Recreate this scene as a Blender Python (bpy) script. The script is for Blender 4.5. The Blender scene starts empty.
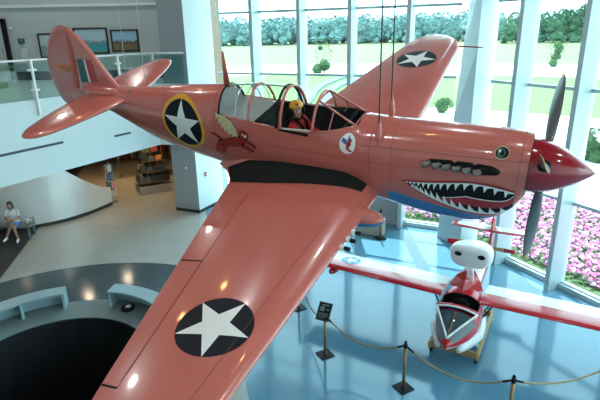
import bpy, bmesh, math, random
from mathutils import Vector, Matrix
from mathutils.geometry import tessellate_polygon
import numpy as np
random.seed(7)
S = bpy.context.scene
C = S.collection
PI = math.pi

# ------------------------------------------------------------------ camera, sky, sun, exposure
EYE = Vector((0, 0, 6.5))
cam = bpy.data.objects.new('camera', bpy.data.cameras.new('camera'))
C.objects.link(cam)
cam.data.sensor_width = 36.0
cam.data.lens = 500.0 / 600.0 * 36.0
cam.data.clip_end = 2000
cam.matrix_world = (Matrix.Translation(EYE) @ Matrix.Rotation(math.radians(90 - 18.5), 4, 'X')
                    @ Matrix.Rotation(math.radians(-1.1), 4, 'Z'))
S.camera = cam

world = bpy.data.worlds.new('sky'); S.world = world
world.use_nodes = True
bgn = world.node_tree.nodes['Background']
bgn.inputs[0].default_value = (0.60, 0.89, 1.0, 1)
bgn.inputs[1].default_value = 6.0

def light(name, kind, loc, energy, color, rot=(0, 0, 0), **kw):
    l = bpy.data.lights.new(name, kind); l.energy = energy; l.color = color
    o = bpy.data.objects.new(name, l); C.objects.link(o)
    o.location = loc; o.rotation_euler = rot
    for k, v in kw.items(): setattr(l, k, v)
    return o
# sun stands beyond the far glass wall, 57 degrees up, shining towards -y
sun = light('sun', 'SUN', (0, 60, 60), 11.0, (1.0, 0.98, 0.94), (math.radians(-(90 - 57)), 0, 0), angle=0.01)
# round ceiling lamps of the hall (facing down) and a few small warm spots
for x in (-8, -2.5, 3.0, 8.5):
    for y in (-1.5, 4.5, 10.5):
        light('ceiling_lamp', 'AREA', (x, y, 11.9), 78, (0.90, 0.98, 1.0), shape='DISK', size=.32)
for x, y in ((-5.0, 7.5), (-4.2, 6.8), (0.5, 7.0), (-6.5, 12.5), (-4.5, 12.8)):
    light('warm_lamp', 'AREA', (x, y, 11.8), 14, (1.0, .55, .18), shape='DISK', size=.25)
for x, y in ((-10.5, 18.0), (-7, 18.6)):
    light('mezzanine_fill', 'AREA', (x, y, 11.8), 75, (1.0, .97, .92), shape='DISK', size=.32)  # added fill lights that brighten the mezzanine wall and paintings
for x, y in ((-7.9, 16.5), (-10.0, 15.3), (-6.9, 17.9)):
    light('soffit_fill', 'AREA', (x, y, 2.64), 11, (1.0, .80, .58), shape='DISK', size=.3)  # added fill under the slab, brightening curved wall and bench
S.view_settings.view_transform = 'Standard'
S.view_settings.look = 'None'
S.view_settings.exposure = 0.0
S.view_settings.gamma = 1.0
S.view_settings.use_curve_mapping = False

# ------------------------------------------------------------------ materials
def mat(name, col, rough=0.5, metal=0.0, coat=0.0, spec=0.5, emit=None, estr=1.0, var=0.0, vscale=6.0, bump=0.0, bscale=40.0):
    m = bpy.data.materials.new(name); m.use_nodes = True
    nt = m.node_tree; b = nt.nodes['Principled BSDF']
    b.inputs['Base Color'].default_value = (*col, 1)
    b.inputs['Roughness'].default_value = rough
    b.inputs['Metallic'].default_value = metal
    b.inputs['Coat Weight'].default_value = coat
    b.inputs['Coat Roughness'].default_value = 0.06
    b.inputs['Specular IOR Level'].default_value = spec
    if emit:
        b.inputs['Emission Color'].default_value = (*emit, 1); b.inputs['Emission Strength'].default_value = estr
    if var or bump:
        tc = nt.nodes.new('ShaderNodeTexCoord')
        n = nt.nodes.new('ShaderNodeTexNoise'); n.inputs['Scale'].default_value = vscale; n.inputs['Detail'].default_value = 5
        nt.links.new(tc.outputs['Object'], n.inputs['Vector'])
        if var:
            mx = nt.nodes.new('ShaderNodeMix'); mx.data_type = 'RGBA'
            mx.inputs[6].default_value = (*[max(0, c * (1 - var)) for c in col], 1)
            mx.inputs[7].default_value = (*[min(1, c * (1 + var)) for c in col], 1)
            nt.links.new(n.outputs['Fac'], mx.inputs[0]); nt.links.new(mx.outputs[2], b.inputs['Base Color'])
        if bump:
            n2 = nt.nodes.new('ShaderNodeTexNoise'); n2.inputs['Scale'].default_value = bscale; n2.inputs['Detail'].default_value = 3
            nt.links.new(tc.outputs['Object'], n2.inputs['Vector'])
            bp = nt.nodes.new('ShaderNodeBump'); bp.inputs['Strength'].default_value = bump; bp.inputs['Distance'].default_value = 0.02
            nt.links.new(n2.outputs['Fac'], bp.inputs['Height']); nt.links.new(bp.outputs[0], b.inputs['Normal'])
    return m

def glass_mat(name, tint=(0.93, 0.98, 0.98), refl=1.0, rough=0.02):
    m = bpy.data.materials.new(name); m.use_nodes = True
    nt = m.node_tree; nt.nodes.clear()
    out = nt.nodes.new('ShaderNodeOutputMaterial')
    tr = nt.nodes.new('ShaderNodeBsdfTransparent'); tr.inputs[0].default_value = (*tint, 1)
    gl = nt.nodes.new('ShaderNodeBsdfGlossy'); gl.inputs['Roughness'].default_value = rough
    fr = nt.nodes.new('ShaderNodeLayerWeight'); fr.inputs[0].default_value = .5
    pw = nt.nodes.new('ShaderNodeMath'); pw.operation = 'POWER'; pw.inputs[1].default_value = 5.0
    mu = nt.nodes.new('ShaderNodeMath'); mu.operation = 'MULTIPLY_ADD'; mu.inputs[1].default_value = refl; mu.inputs[2].default_value = .04 * refl
    mx = nt.nodes.new('ShaderNodeMixShader')
    nt.links.new(fr.outputs['Facing'], pw.inputs[0]); nt.links.new(pw.outputs[0], mu.inputs[0]); nt.links.new(mu.outputs[0], mx.inputs[0])
    nt.links.new(tr.outputs[0], mx.inputs[1]); nt.links.new(gl.outputs[0], mx.inputs[2])
    nt.links.new(mx.outputs[0], out.inputs[0])
    return m

M = {}
M['pink'] = mat('salmon paint', (0.55, 0.135, 0.105), 0.24, coat=0.75, var=0.07, vscale=2.5)
M['pink_line'] = mat('panel seam', (0.16, 0.045, 0.035), 0.6)
M['blue_under'] = mat('blue underside paint', (0.035, 0.16, 0.40), 0.35, coat=0.3)
M['spinner'] = mat('dark red gloss', (0.30, 0.006, 0.012), 0.15, coat=0.8)
M['black'] = mat('black', (0.006, 0.006, 0.007), 0.55, spec=.2)
M['walk'] = mat('anti slip black', (0.014, 0.016, 0.014), 0.85, spec=.15, var=0.35, vscale=30, bump=0.3, bscale=120)
M['navy'] = mat('insignia navy', (0.003, 0.006, 0.012), 0.5, spec=.2)
M['white'] = mat('white paint', (0.80, 0.80, 0.76), 0.4, coat=0.2)
M['yellow'] = mat('yellow paint', (0.75, 0.36, 0.02), 0.4, coat=0.2)
M['orange'] = mat('orange paint', (0.90, 0.22, 0.02), 0.45)
M['teal'] = mat('dark teal paint', (0.01, 0.10, 0.11), 0.4)
M['flagred'] = mat('flag red', (0.42, 0.03, 0.04), 0.4)
M['lipred'] = mat('lip red', (0.36, 0.02, 0.025), 0.4)
M['steel'] = mat('exhaust steel', (0.20, 0.185, 0.165), 0.5, metal=0.6, var=0.3, vscale=14)
M['blade'] = mat('propeller grey', (0.075, 0.085, 0.085), 0.4, coat=0.2)
M['dark_int'] = mat('cockpit interior', (0.014, 0.02, 0.017), 0.7, spec=.2)
M['grey_int'] = mat('grey deck panel', (0.34, 0.36, 0.33), 0.6, var=0.2, vscale=9)
M['pale_rail'] = mat('pale canopy rail', (0.55, 0.56, 0.50), 0.35, metal=0.3)
M['canopy'] = glass_mat('canopy glass', (0.95, 0.97, 0.97), 0.7)
M['pane'] = glass_mat('window glass', (0.90, 0.97, 0.97), 0.8)
M['rail_glass'] = glass_mat('railing glass', (0.70, 0.84, 0.84), 0.9)
M['cyanwhite'] = mat('white wall paint', (0.74, 0.80, 0.80), 0.55, var=0.02)
M['fascia'] = mat('fascia paint', (0.64, 0.72, 0.73), 0.5, var=0.02)
M['greywall'] = mat('grey wall paint', (0.42, 0.48, 0.48), 0.7, var=0.03)
M['frame_al'] = mat('window frame aluminium', (0.50, 0.60, 0.61), 0.38, metal=0.25)
M['col'] = mat('column panel', (0.52, 0.60, 0.62), 0.42, metal=0.2)
M['base'] = mat('black baseboard', (0.02, 0.025, 0.028), 0.5)
M['brushed'] = mat('brushed silver wall', (0.74, 0.80, 0.82), 0.28, metal=0.35, var=0.05, vscale=2)
M['slot'] = mat('slot dark', (0.05, 0.07, 0.075), 0.6)
M['chrome'] = mat('satin steel', (0.62, 0.66, 0.66), 0.25, metal=0.9)
M['whitemetal'] = mat('white railing enamel', (0.82, 0.86, 0.86), 0.35)
M['ropegold'] = mat('tan rope', (0.34, 0.25, 0.13), 0.85, bump=0.5, bscale=160)
M['brass'] = mat('bronze post', (0.36, 0.20, 0.07), 0.38, metal=0.5)
M['wood'] = mat('plywood', (0.44, 0.27, 0.12), 0.6, var=0.25, vscale=10)
M['red'] = mat('red gelcoat', (0.52, 0.008, 0.016), 0.22, coat=0.6)
M['gelwhite'] = mat('white gelcoat', (0.82, 0.83, 0.82), 0.3, coat=0.4)
M['skyblue'] = mat('light blue emblem', (0.06, 0.33, 0.62), 0.4)
M['smoke'] = glass_mat('smoked canopy', (0.62, 0.70, 0.72), 1.0); M['amphint'] = mat('grey nose lining', (.16, .19, .20), .6)
M['shopwood'] = mat('shop brown', (0.10, 0.065, 0.03), 0.7, var=0.2)

# ------------------------------------------------------------------ mesh helpers
def link(name, me, mats, parent=None, smooth=False, loc=None):
    me.name = name
    for m in (mats if isinstance(mats, (list, tuple)) else [mats]): me.materials.append(m)
    if smooth:
        for p in me.polygons: p.use_smooth = True
    o = bpy.data.objects.new(name, me); C.objects.link(o)
    if parent: o.parent = parent
    if loc is not None: o.location = loc
    return o

class MB:
    def __init__(s): s.v = []; s.f = []; s.m = []
    def add(s, vs, fs, mi=0):
        b = len(s.v); s.v += [tuple(v) for v in vs]
        for f in fs: s.f.append(tuple(b + i for i in f)); s.m.append(mi)
        return s
    def box(s, c, d, rot=None, mi=0):
        c = Vector(c); hx, hy, hz = d[0] / 2, d[1] / 2, d[2] / 2
        vs = [Vector((x, y, z)) for x in (-hx, hx) for y in (-hy, hy) for z in (-hz, hz)]
        if rot is not None:
            R = rot if isinstance(rot, Matrix) else Matrix.Rotation(rot, 3, 'Z')
            vs = [R @ v for v in vs]
        return s.add([c + v for v in vs], [(0, 1, 3, 2), (4, 6, 7, 5), (0, 4, 5, 1), (2, 3, 7, 6), (0, 2, 6, 4), (1, 5, 7, 3)], mi)
    def prism(s, poly, z0, z1, mi=0):
        n = len(poly); vs = [(x, y, z0) for x, y in poly] + [(x, y, z1) for x, y in poly]
        fs = [(i, (i + 1) % n, n + (i + 1) % n, n + i) for i in range(n)]
        fs += [tuple(reversed(range(n))), tuple(range(n, 2 * n))]
        return s.add(vs, fs, mi)
    def tube(s, pts, r, n=10, mi=0, cap=True):
        pts = [Vector(p) for p in pts]; k = len(pts)
        rs = r if isinstance(r, (list, tuple)) else [r] * k
        vs = []; prev = None
        for i, p in enumerate(pts):
            t = (pts[min(i + 1, k - 1)] - pts[max(i - 1, 0)])
            if t.length < 1e-9: t = Vector((0, 0, 1))
            t.normalize()
            if prev is None:
                a = Vector((0, 0, 1)) if abs(t.z) < .9 else Vector((1, 0, 0)); u = t.cross(a).normalized()
            else:
                u = (prev - t * prev.dot(t)); u = u.normalized() if u.length > 1e-6 else t.orthogonal().normalized()
            prev = u; w = t.cross(u)
            for j in range(n):
                a = 2 * PI * j / n; vs.append(p + (u * math.cos(a) + w * math.sin(a)) * rs[i])
        fs = [(i * n + j, i * n + (j + 1) % n, (i + 1) * n + (j + 1) % n, (i + 1) * n + j) for i in range(k - 1) for j in range(n)]
        if cap: fs += [tuple(reversed(range(n))), tuple(range((k - 1) * n, k * n))]
        return s.add(vs, fs, mi)
    def lathe(s, prof, n=24, origin=(0, 0, 0), axis='Z', mi=0):
        o = Vector(origin); vs = []; k = len(prof)
        for r, h in prof:
            for j in range(n):
                a = 2 * PI * j / n
                p = (r * math.cos(a), r * math.sin(a), h) if axis == 'Z' else (h, r * math.cos(a), r * math.sin(a)) if axis == 'X' else (r * math.cos(a), h, r * math.sin(a))
                vs.append(o + Vector(p))
        fs = [(i * n + j, i * n + (j + 1) % n, (i + 1) * n + (j + 1) % n, (i + 1) * n + j) for i in range(k - 1) for j in range(n)]
        fs += [tuple(reversed(range(n))), tuple(range((k - 1) * n, k * n))]
        return s.add(vs, fs, mi)
    def ellipsoid(s, c, r, nu=16, nv=10, R=None, mi=0):
        c = Vector(c); vs = []; 
        for i in range(nv + 1):
            th = PI * i / nv
            for j in range(nu):
                ph = 2 * PI * j / nu
                v = Vector((r[0] * math.sin(th) * math.cos(ph), r[1] * math.sin(th) * math.sin(ph), r[2] * math.cos(th)))
                vs.append(c + (R @ v if R else v))
        fs = [(i * nu + j, (i + 1) * nu + j, (i + 1) * nu + (j + 1) % nu, i * nu + (j + 1) % nu) for i in range(nv) for j in range(nu)]
        return s.add(vs, fs, mi)
    def loft(s, rings, closed=True, caps=True, mi=0, mfun=None):
        n = len(rings[0]); b = len(s.v)
        for r in rings: s.v += [tuple(p) for p in r]
        for i in range(len(rings) - 1):
            for j in range(n if closed else n - 1):
                s.f.append((b + i * n + j, b + i * n + (j + 1) % n, b + (i + 1) * n + (j + 1) % n, b + (i + 1) * n + j))
                s.m.append(mfun(i, j) if mfun else mi)
        if caps:
            s.f.append(tuple(b + j for j in reversed(range(n)))); s.m.append(mi)
            s.f.append(tuple(b + (len(rings) - 1) * n + j for j in range(n))); s.m.append(mi)
        return s
    def build(s, name, mats, parent=None, smooth=False, loc=None, clean=True, bevel=0):
        me = bpy.data.meshes.new(name); me.from_pydata(s.v, [], s.f)
        for p, mi in zip(me.polygons, s.m): p.material_index = mi
        if clean:
            bm = bmesh.new(); bm.from_mesh(me)
            bmesh.ops.remove_doubles(bm, verts=bm.verts, dist=1e-5)
            bmesh.ops.recalc_face_normals(bm, faces=bm.faces)
            bm.to_mesh(me); bm.free()
        o = link(name, me, mats, parent, smooth, loc)
        if bevel:
            md = o.modifiers.new('bevel', 'BEVEL'); md.width = bevel; md.segments = 2; md.limit_method = 'ANGLE'
        return o

def tag(o, label=None, cat=None, group=None, kind=None):
    if label: o['label'] = label
    if cat: o['category'] = cat
    if group: o['group'] = group
    if kind: o['kind'] = kind
    return o
def empty(name, loc=(0, 0, 0), rz=0.0, label=None, cat=None, group=None, kind=None):
    o = bpy.data.objects.new(name, None); C.objects.link(o)
    o.location = loc; o.rotation_euler = (0, 0, rz); o.empty_display_size = .2
    return tag(o, label, cat, group, kind)
def struct(o): o['kind'] = 'structure'; return o
def copy_tree(o, parent=None):
    c = o.copy(); C.objects.link(c)
    if parent: c.parent = parent
    for ch in list(o.children): copy_tree(ch, c)
    return c
# ------------------------------------------------------------------ the hall
PIT = Vector((-5.243, 8.773)); PR = 1.94
LD = Vector((-.906, .42)).normalized(); LP = Vector((3.59, 15.96)); LN = Vector((LD.y, -LD.x)) * 1.0     # far glass wall: along, start, outward
if LN.y < 0: LN = -LN
RD = Vector((-.447, .894)).normalized(); RP = Vector((6.39, 11.51)); RN = Vector((RD.y, -RD.x))         # right glass wall
if RN.x < 0: RN = -RN
DEPTH = .55
def LW(t, o=0.0): p = LP + LD * t + LN * o; return (p.x, p.y)
def RW(t, o=0.0): p = RP + RD * t + RN * o; return (p.x, p.y)

# floor with a round well
outer = [(-16, -6), RW(-20, .75), RW(4.1, .75), LW(-1.2, .75), LW(7.5, .75), (-4.2, 27), (-16, 27)]
def ray_poly(ang):
    d = Vector((math.cos(ang), math.sin(ang))); best = None
    for a, b in zip(outer, outer[1:] + outer[:1]):
        a = Vector(a); e = Vector(b) - a; den = d.x * e.y - d.y * e.x
        if abs(den) < 1e-9: continue
        w = a - PIT; t = (w.x * e.y - w.y * e.x) / den; u = (w.x * d.y - w.y * d.x) / den
        if t > 0 and -1e-6 <= u <= 1 + 1e-6 and (best is None or t < best): best = t
    return PIT + d * best
angs = sorted([2 * PI * i / 120 for i in range(120)] + [math.atan2(y - PIT.y, x - PIT.x) % (2 * PI) for x, y in outer])
fm = MB()
rings = [[(PIT.x + PR * math.cos(a), PIT.y + PR * math.sin(a), z) for a in angs] for z in (-.03, 0)] + [[(*ray_poly(a), 0) for a in angs]]
fm.loft(rings, closed=True, caps=False)
def floor_mat():
    m = bpy.data.materials.new('polished floor'); m.use_nodes = True
    nt = m.node_tree; L = nt.links; b = nt.nodes['Principled BSDF']
    N = nt.nodes.new
    tc = N('ShaderNodeTexCoord'); sx = N('ShaderNodeSeparateXYZ'); L.new(tc.outputs['Object'], sx.inputs[0])
    def math_(op, a, c=None):
        n = N('ShaderNodeMath'); n.operation = op
        for k, v in ((0, a), (1, c)):
            if v is None: continue
            if isinstance(v, (int, float)): n.inputs[k].default_value = v
            else: L.new(v, n.inputs[k])
        return n.outputs[0]
    dx = math_('SUBTRACT', sx.outputs[0], PIT.x); dy = math_('SUBTRACT', sx.outputs[1], PIT.y)
    r = math_('SQRT', math_('ADD', math_('MULTIPLY', dx, dx), math_('MULTIPLY', dy, dy)))
    noise = N('ShaderNodeTexNoise'); noise.inputs['Scale'].default_value = 1.3; noise.inputs['Detail'].default_value = 6
    L.new(tc.outputs['Object'], noise.inputs['Vector'])
    def mix(f, a, c):
        n = N('ShaderNodeMix'); n.data_type = 'RGBA'; L.new(f, n.inputs[0])
        for k, v in ((6, a), (7, c)):
            if isinstance(v, tuple): n.inputs[k].default_value = (*v, 1)
            else: L.new(v, n.inputs[k])
        return n.outputs[2]
    conc_daylit = mix(noise.outputs['Fac'], (.075, .205, .30), (.115, .26, .355))  # concrete with the cool daylight cast put into its colour
    tan = mix(noise.outputs['Fac'], (.36, .36, .33), (.44, .435, .40))  # same concrete, warm lamp light put into its colour
    xl = math_('LESS_THAN', math_('ADD', sx.outputs[0], math_('MULTIPLY', sx.outputs[1], 0.25)), 0.9)
    c = mix(xl, conc_daylit, tan)
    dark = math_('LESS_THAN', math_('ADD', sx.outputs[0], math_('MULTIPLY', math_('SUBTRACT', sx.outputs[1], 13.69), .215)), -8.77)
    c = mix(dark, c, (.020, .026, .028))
    band = math_('MULTIPLY', math_('LESS_THAN', r, 5.0), math_('LESS_THAN', sx.outputs[0], -2.2)); c = mix(band, c, (.060, .085, .095))
    ring = math_('LESS_THAN', r, 2.80); c = mix(ring, c, (.15, .20, .205))
    L.new(c, b.inputs['Base Color'])
    b.inputs['Roughness'].default_value = .16
    rr = math_('ADD', math_('MULTIPLY', noise.outputs['Fac'], .07), .07)
    rr2 = math_('ADD', rr, math_('MULTIPLY', math_('ADD', math_('MULTIPLY', band, .15), math_('MAXIMUM', ring, dark)), .3)); L.new(rr2, b.inputs['Roughness'])
    return m
M['floor'] = floor_mat()
struct(fm.build('floor', M['floor']))
# the dark round well
pm = MB(); pm.loft([[(PIT.x + rr * math.cos(a), PIT.y + rr * math.sin(a), z) for a in angs] for rr, z in ((PR, -.03), (PR, -3.2), (.01, -3.2))], caps=False)
M['pit'] = mat('unlit well lining', (.004, .005, .007), .6)  # near black: the well's lack of light is put into the colour
struct(pm.build('wall_pit', M['pit']))
M['darkceil'] = mat('dark ceiling', (.10, .11, .12), .8)
# ceiling and unseen walls
cm = MB(); cm.prism([(-16.2, -6.2), RW(-20.2, .9), RW(4.2, .9), LW(-1.2, .9), LW(7.6, .9), (-4.1, 27.2), (-16.2, 27.2)], 12, 12.3)
struct(cm.build('ceiling', M['darkceil']))
b = MB(); b.box((-16.1, 10.5, 6), (.2, 33, 12)); struct(b.build('wall_left', M['cyanwhite']))
x0 = RW(-20, .75)[0]
b = MB(); b.box(((x0 - 16) / 2, -6.1, 6), (x0 + 16, .2, 12)); struct(b.build('wall_front', M['cyanwhite']))
b = MB(); b.prism([(-16, 27), (-4.0, 27), (-4.0, 27.2), (-16, 27.2)], 0, 12); struct(b.build('wall_back', M['shopwood']))
b = MB(); b.prism([(-4.02, 19.95), (-3.9, 19.95), (-3.9, 27), (-4.02, 27)], 0, 12); struct(b.build('wall_shop', M['shopwood']))
# strip of wall over the glass
for nm, f, t0, t1 in (('wall_far', LW, -1.3, 7.5), ('wall_right', RW, -20, 4.2)):
    b = MB(); b.prism([f(t0, DEPTH), f(t1, DEPTH), f(t1, .8), f(t0, .8)], 9.6, 12); struct(b.build(nm, M['cyanwhite']))

for nm, f, t0, t1 in (('canopy_far', LW, -1.3, 7.6), ('canopy_right', RW, -20, 4.2)):  # added overhang, out of view, that blocks the high sun
    b = MB(); b.prism([f(t0, .8), f(t1, .8), f(t1, 2.35), f(t0, 2.35)], 9.62, 9.85); struct(b.build('sunblock_' + nm.split('_')[1], M['cyanwhite']))
# glass walls: one window per bay
ZT = [.14, 2.33, 5.10, 7.22, 9.6]
def bay(name, f, t0, t1, d, nrm, solid=None, fin=(.13, .5), fin_at=None, rows=ZT):
    w = struct(empty(name, (*f((t0 + t1) / 2, DEPTH), 0)))
    base = Vector((*f((t0 + t1) / 2, DEPTH), 0))
    def part(nm, mb, mt, **k):
        mb.v = [tuple(Vector(v) - base) for v in mb.v]; o = mb.build(nm, mt, w, **k); return o
    ang = math.atan2(d.y, d.x)
    for i in range(len(rows) - 1):
        z0, z1 = rows[i] + .035, rows[i + 1] - .035
        mb = MB(); mb.prism([f(t0 + .04, DEPTH - .012), f(t1 - .04, DEPTH - .012), f(t1 - .04, DEPTH + .012), f(t0 + .04, DEPTH + .012)], z0, z1)
        if solid and i in solid: part('solid_panel', mb, M['greywall'])
        else: part('glass_pane', mb, M['pane'])
    for z in rows:
        mb = MB(); mb.prism([f(t0, DEPTH - .07), f(t1, DEPTH - .07), f(t1, DEPTH + .04), f(t0, DEPTH + .04)], z - .04, z + .04)
        part('transom', mb, M['frame_al'])
    mb = MB(); mb.prism([f(t0, DEPTH - .16), f(t1, DEPTH - .16), f(t1, DEPTH + .06), f(t0, DEPTH + .06)], 0, rows[0])
    part('sill', mb, M['frame_al'])
    if fin_at is not None:
        mb = MB(); a = fin_at
        mb.prism([f(a, 0), f(a + fin[0], 0), f(a + fin[0], DEPTH + .08), f(a, DEPTH + .08)], 0, rows[-1] + .4)
        part('mullion', mb, M['frame_al'], bevel=.008)
    return w
lt = [-1.25, .16, 2.05, 3.85, 5.66, 7.5]
for i in range(5):
    bay('window_%d' % (i + 1), LW, lt[i], lt[i + 1], LD, LN, solid=(0,) if i == 1 else None, fin_at=lt[i] if i else None)
rt = [3.05, 1.78, .02, -1.78, -3.6, -5.4, -7.2, -9.0]
for i in range(7):
    bay('window_%d' % (i + 6), RW, rt[i + 1], rt[i], RD, RN, fin_at=rt[i + 1], fin=(.13, .55))

# big tapering corner column between the two glass walls
cb = MB()
def quad(z, xl): 
    a = Vector((4.51, 15.29)); top = Vector((4.93, 15.22)); 
    p0 = a.lerp(top, z / 7.2); p1 = Vector((5.0, 14.42)); return [(p0.x, p0.y, z), (p1.x, p1.y, z), (p1.x + .62, p1.y + .28, z), (p0.x + .45, p0.y + .75, z)]
cb.loft([quad(z, 0) for z in (0, 2, 4, 6, 8, 12)])
struct(cb.build('column_corner', M['col']))

M['column_shade'] = mat('white column shaded side', (.30, .345, .36), .55)  # left face of the white column, its shade put into the colour
# white box column at the end of the mezzanine
b = MB(); A = Vector((-3.85, 18.08)); Bq = Vector((-4.83, 18.48)); D_ = Vector((-3.12, 19.49)); E_ = Bq + D_ - A
b.prism([tuple(A), tuple(D_), tuple(E_), tuple(Bq)], .1, 12); b.m[3] = 1; struct(b.build('column_white', [M['cyanwhite'], M['column_shade']]))
ctr = (A + Bq + D_ + E_) / 4
b = MB(); b.prism([tuple(ctr + (p - ctr) * 1.02) for p in (A, D_, E_, Bq)], 0, .12); struct(b.build('baseboard_column', M['base']))

# mezzanine
BA = Vector((-7.8, 13.4)); BD = Vector((3.6, 6.37)).normalized(); BN = Vector((BD.y, -BD.x))   # BN points into the hall
def BL(t, o=0.0): p = BA + BD * t + BN * o; return (p.x, p.y)
b = MB(); b.prism([BL(-14, 0), BL(5.5, 0), (-3.92, 17.93), (-3.86, 18.06), (-4.86, 18.5), (-4.08, 20.0), (-4.05, 21.3), (-16, 21.3), (-16, BL(-14)[1])], 2.68, 4.86)
struct(b.build('slab_mezzanine', M['fascia']))
b = MB(); b.prism([(-16, 21.0), (-4.3, 21.0), (-4.3, 21.3), (-16, 21.3)], 4.86, 12); struct(b.build('wall_mezzanine', M['greywall']))
b = MB(); b.prism([(-16, 20.96), (-4.3, 20.96), (-4.3, 21.0), (-16, 21.0)], 4.86, 5.2); struct(b.build('baseboard_mezzanine', M['base']))
b = MB(); b.prism([(-16, 20.9), (-4.3, 20.9), (-4.3, 21.0), (-16, 21.0)], 7.62, 7.72); struct(b.build('trim_2', M['fascia']))
for k, (t0, t1, z) in enumerate(((-4.0, 1.55, 3.53), (3.45, 4.15, 3.36))):
    b = MB(); b.prism([BL(t0, -.05), BL(t1, -.05), BL(t1, .012), BL(t0, .012)], z - .035, z + .035)
    tag(b.build('air_slot', M['slot']), ['long dark air slot across the white balcony front at left', 'short dark air slot in the balcony front under the pink tail'][k], 'air vent')
# soffit of the shop and curved silver wall
cw = [(-13.5, 16.6, 2.68), (-12, 16.3, 2.68), (-10.8, 16.4, 2.68), (-9.95, 16.62, 2.68), (-9.3, 16.95, 2.62), (-8.8, 17.3, 2.25), (-8.4, 17.75, 1.75), (-8.05, 18.3, 1.25), (-7.75, 18.95, .85), (-7.62, 19.3, .74)]
def arc_pts(p, n=6):
    out = []
    for i in range(len(p) - 1):
        p0, p1, p2, p3 = [Vector(p[max(0, min(len(p) - 1, i + k))]) for k in (-1, 0, 1, 2)]
        for q in range(n):
            t = q / n
            out.append(.5 * ((2 * p1) + (p2 - p0) * t + (2 * p0 - 5 * p1 + 4 * p2 - p3) * t * t + (-p0 + 3 * p1 - 3 * p2 + p3) * t ** 3))
    return out + [Vector(p[-1])]
cwp = arc_pts(cw)
def wall_strip(mb, pts, z0, top, th, grow=0.0):
    rings = []
    for i, p in enumerate(pts):
        t = (pts[min(i + 1, len(pts) - 1)] - pts[max(i - 1, 0)]); n = Vector((t.y, -t.x, 0)).normalized()
        a = Vector((p.x, p.y, 0)) + n * grow; c = a - n * (th + 2 * grow); zt = top(p)
        rings.append([(a.x, a.y, z0), (a.x, a.y, zt), (c.x, c.y, zt), (c.x, c.y, z0)])
    mb.loft(rings)
b = MB(); wall_strip(b, cwp, .12, lambda p: p.z, .25); struct(b.build('wall_curved', M['brushed'], smooth=False))
b = MB(); wall_strip(b, cwp, 0, lambda p: .13, .25, .01); struct(b.build('baseboard_curved', M['base']))

# railing on the mezzanine edge
rl = empty('glass_railing', (*BL(0), 4.86), 0, 'glass balcony railing with white handrail along the mezzanine edge', 'railing')
def rpart(nm, mb, mt, **k):
    o0 = Vector((*BL(0), 4.86)); mb.v = [tuple(Vector(v) - o0) for v in mb.v]; return mb.build(nm, mt, rl, **k)
b = MB(); b.tube([(*BL(-9, .0), 5.92), (*BL(2, 0), 5.92), (*BL(5.5, 0), 5.92)], .03, 12); b.tube([(*BL(5.5, 0), 5.92), (-3.92, 17.95, 5.92)], .03, 12); rpart('handrail', b, M['whitemetal'], smooth=True)
posts = [-8, -5, -2, .95, 3.95]
for t in posts:
    b = MB(); p = BL(t, .05); b.box((p[0], p[1], 5.17), (.06, .06, 1.5), math.atan2(BD.y, BD.x)); 
    po = rpart('post', b, M['whitemetal'], bevel=.006)
    for z in (5.66, 5.12):
        c = MB(); q = BL(t, .02); c.tube([(*BL(t - .13, .03), z), (*BL(t + .13, .03), z)], .032, 8)
        o0 = Vector((*BL(0), 4.86)); c.v = [tuple(Vector(v) - o0) for v in c.v]
        c.build('clamp', M['whitemetal'], po, smooth=True)
ed = posts + [5.65]
for a, c in zip([-9] + posts, posts + [5.5]):
    b = MB(); b.prism([BL(a + .06, -.008), BL(c - .06, -.008), BL(c - .06, .008), BL(a + .06, .008)], 4.87, 5.84); rpart('glass_panel', b, M['rail_glass'])

b = MB(); e0, e1 = Vector(BL(5.56)), Vector((-3.95, 17.955)); b.prism([(e0.x, e0.y - .008), (e1.x, e1.y - .008), (e1.x, e1.y + .008), (e0.x, e0.y + .008)], 4.87, 5.84); rpart('glass_panel', b, M['rail_glass'])
b = MB(); b.box((e0.x, e0.y, 5.39), (.05, .05, 1.06)); rpart('post', b, M['whitemetal'])
# ------------------------------------------------------------------ the pink fighter (local: x aft from spinner tip, y to starboard, z up)
PL = Matrix(((-0.88396, -0.45849, -0.09165, 3.8667), (0.46451, -0.8388, -0.28399, 6.269), (0.05333, -0.29361, 0.95444, 4.6845), (0, 0, 0, 1)))
plane = bpy.data.objects.new('fighter_airplane', None); C.objects.link(plane)
plane.matrix_world = PL
tag(plane, 'salmon pink propeller fighter airplane with shark mouth and white stars hanging on cables', 'airplane')

FUS=[(.80,.440,-.46,.42,.0,2.1,2.2),
(.92,.46,-.66,.445,-.02,2.15,2.4),
(1.2,.462,-.93,.475,-.08,2.2,2.4),
(1.55,.455,-1.03,.49,-.10,2.2,2.4),
(1.95,.447,-1.05,.50,-.10,2.2,2.3),
(2.4,.435,-1.00,.505,-.07,2.2,2.3),
(2.8,.425,-.94,.51,-.04,2.15,2.2),
(3.2,.44,-.90,.515,.0,2.1,2.1),
(3.9,.775,-.87,.515,.02,2.0,2.1),
(4.45,.805,-.86,.505,.04,2.0,2.1),
(5.0,.79,-.87,.49,.05,2.0,2.1),
(5.65,.735,-.855,.465,.05,2.0,2.1),
(6.3,.665,-.765,.43,.05,2.0,2.0),
(6.9,.60,-.665,.385,.05,2.0,2.0),
(7.5,.52,-.53,.325,.06,2.0,2.0),
(8.1,.46,-.30,.25,.09,2.0,2.0),
(8.7,.43,-.07,.175,.15,2.0,2.0),
(9.2,.38,.01,.11,.18,2.0,2.0),
(9.75,.30,.04,.05,.17,2.0,2.0)]
FA=np.array(FUS)
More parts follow.
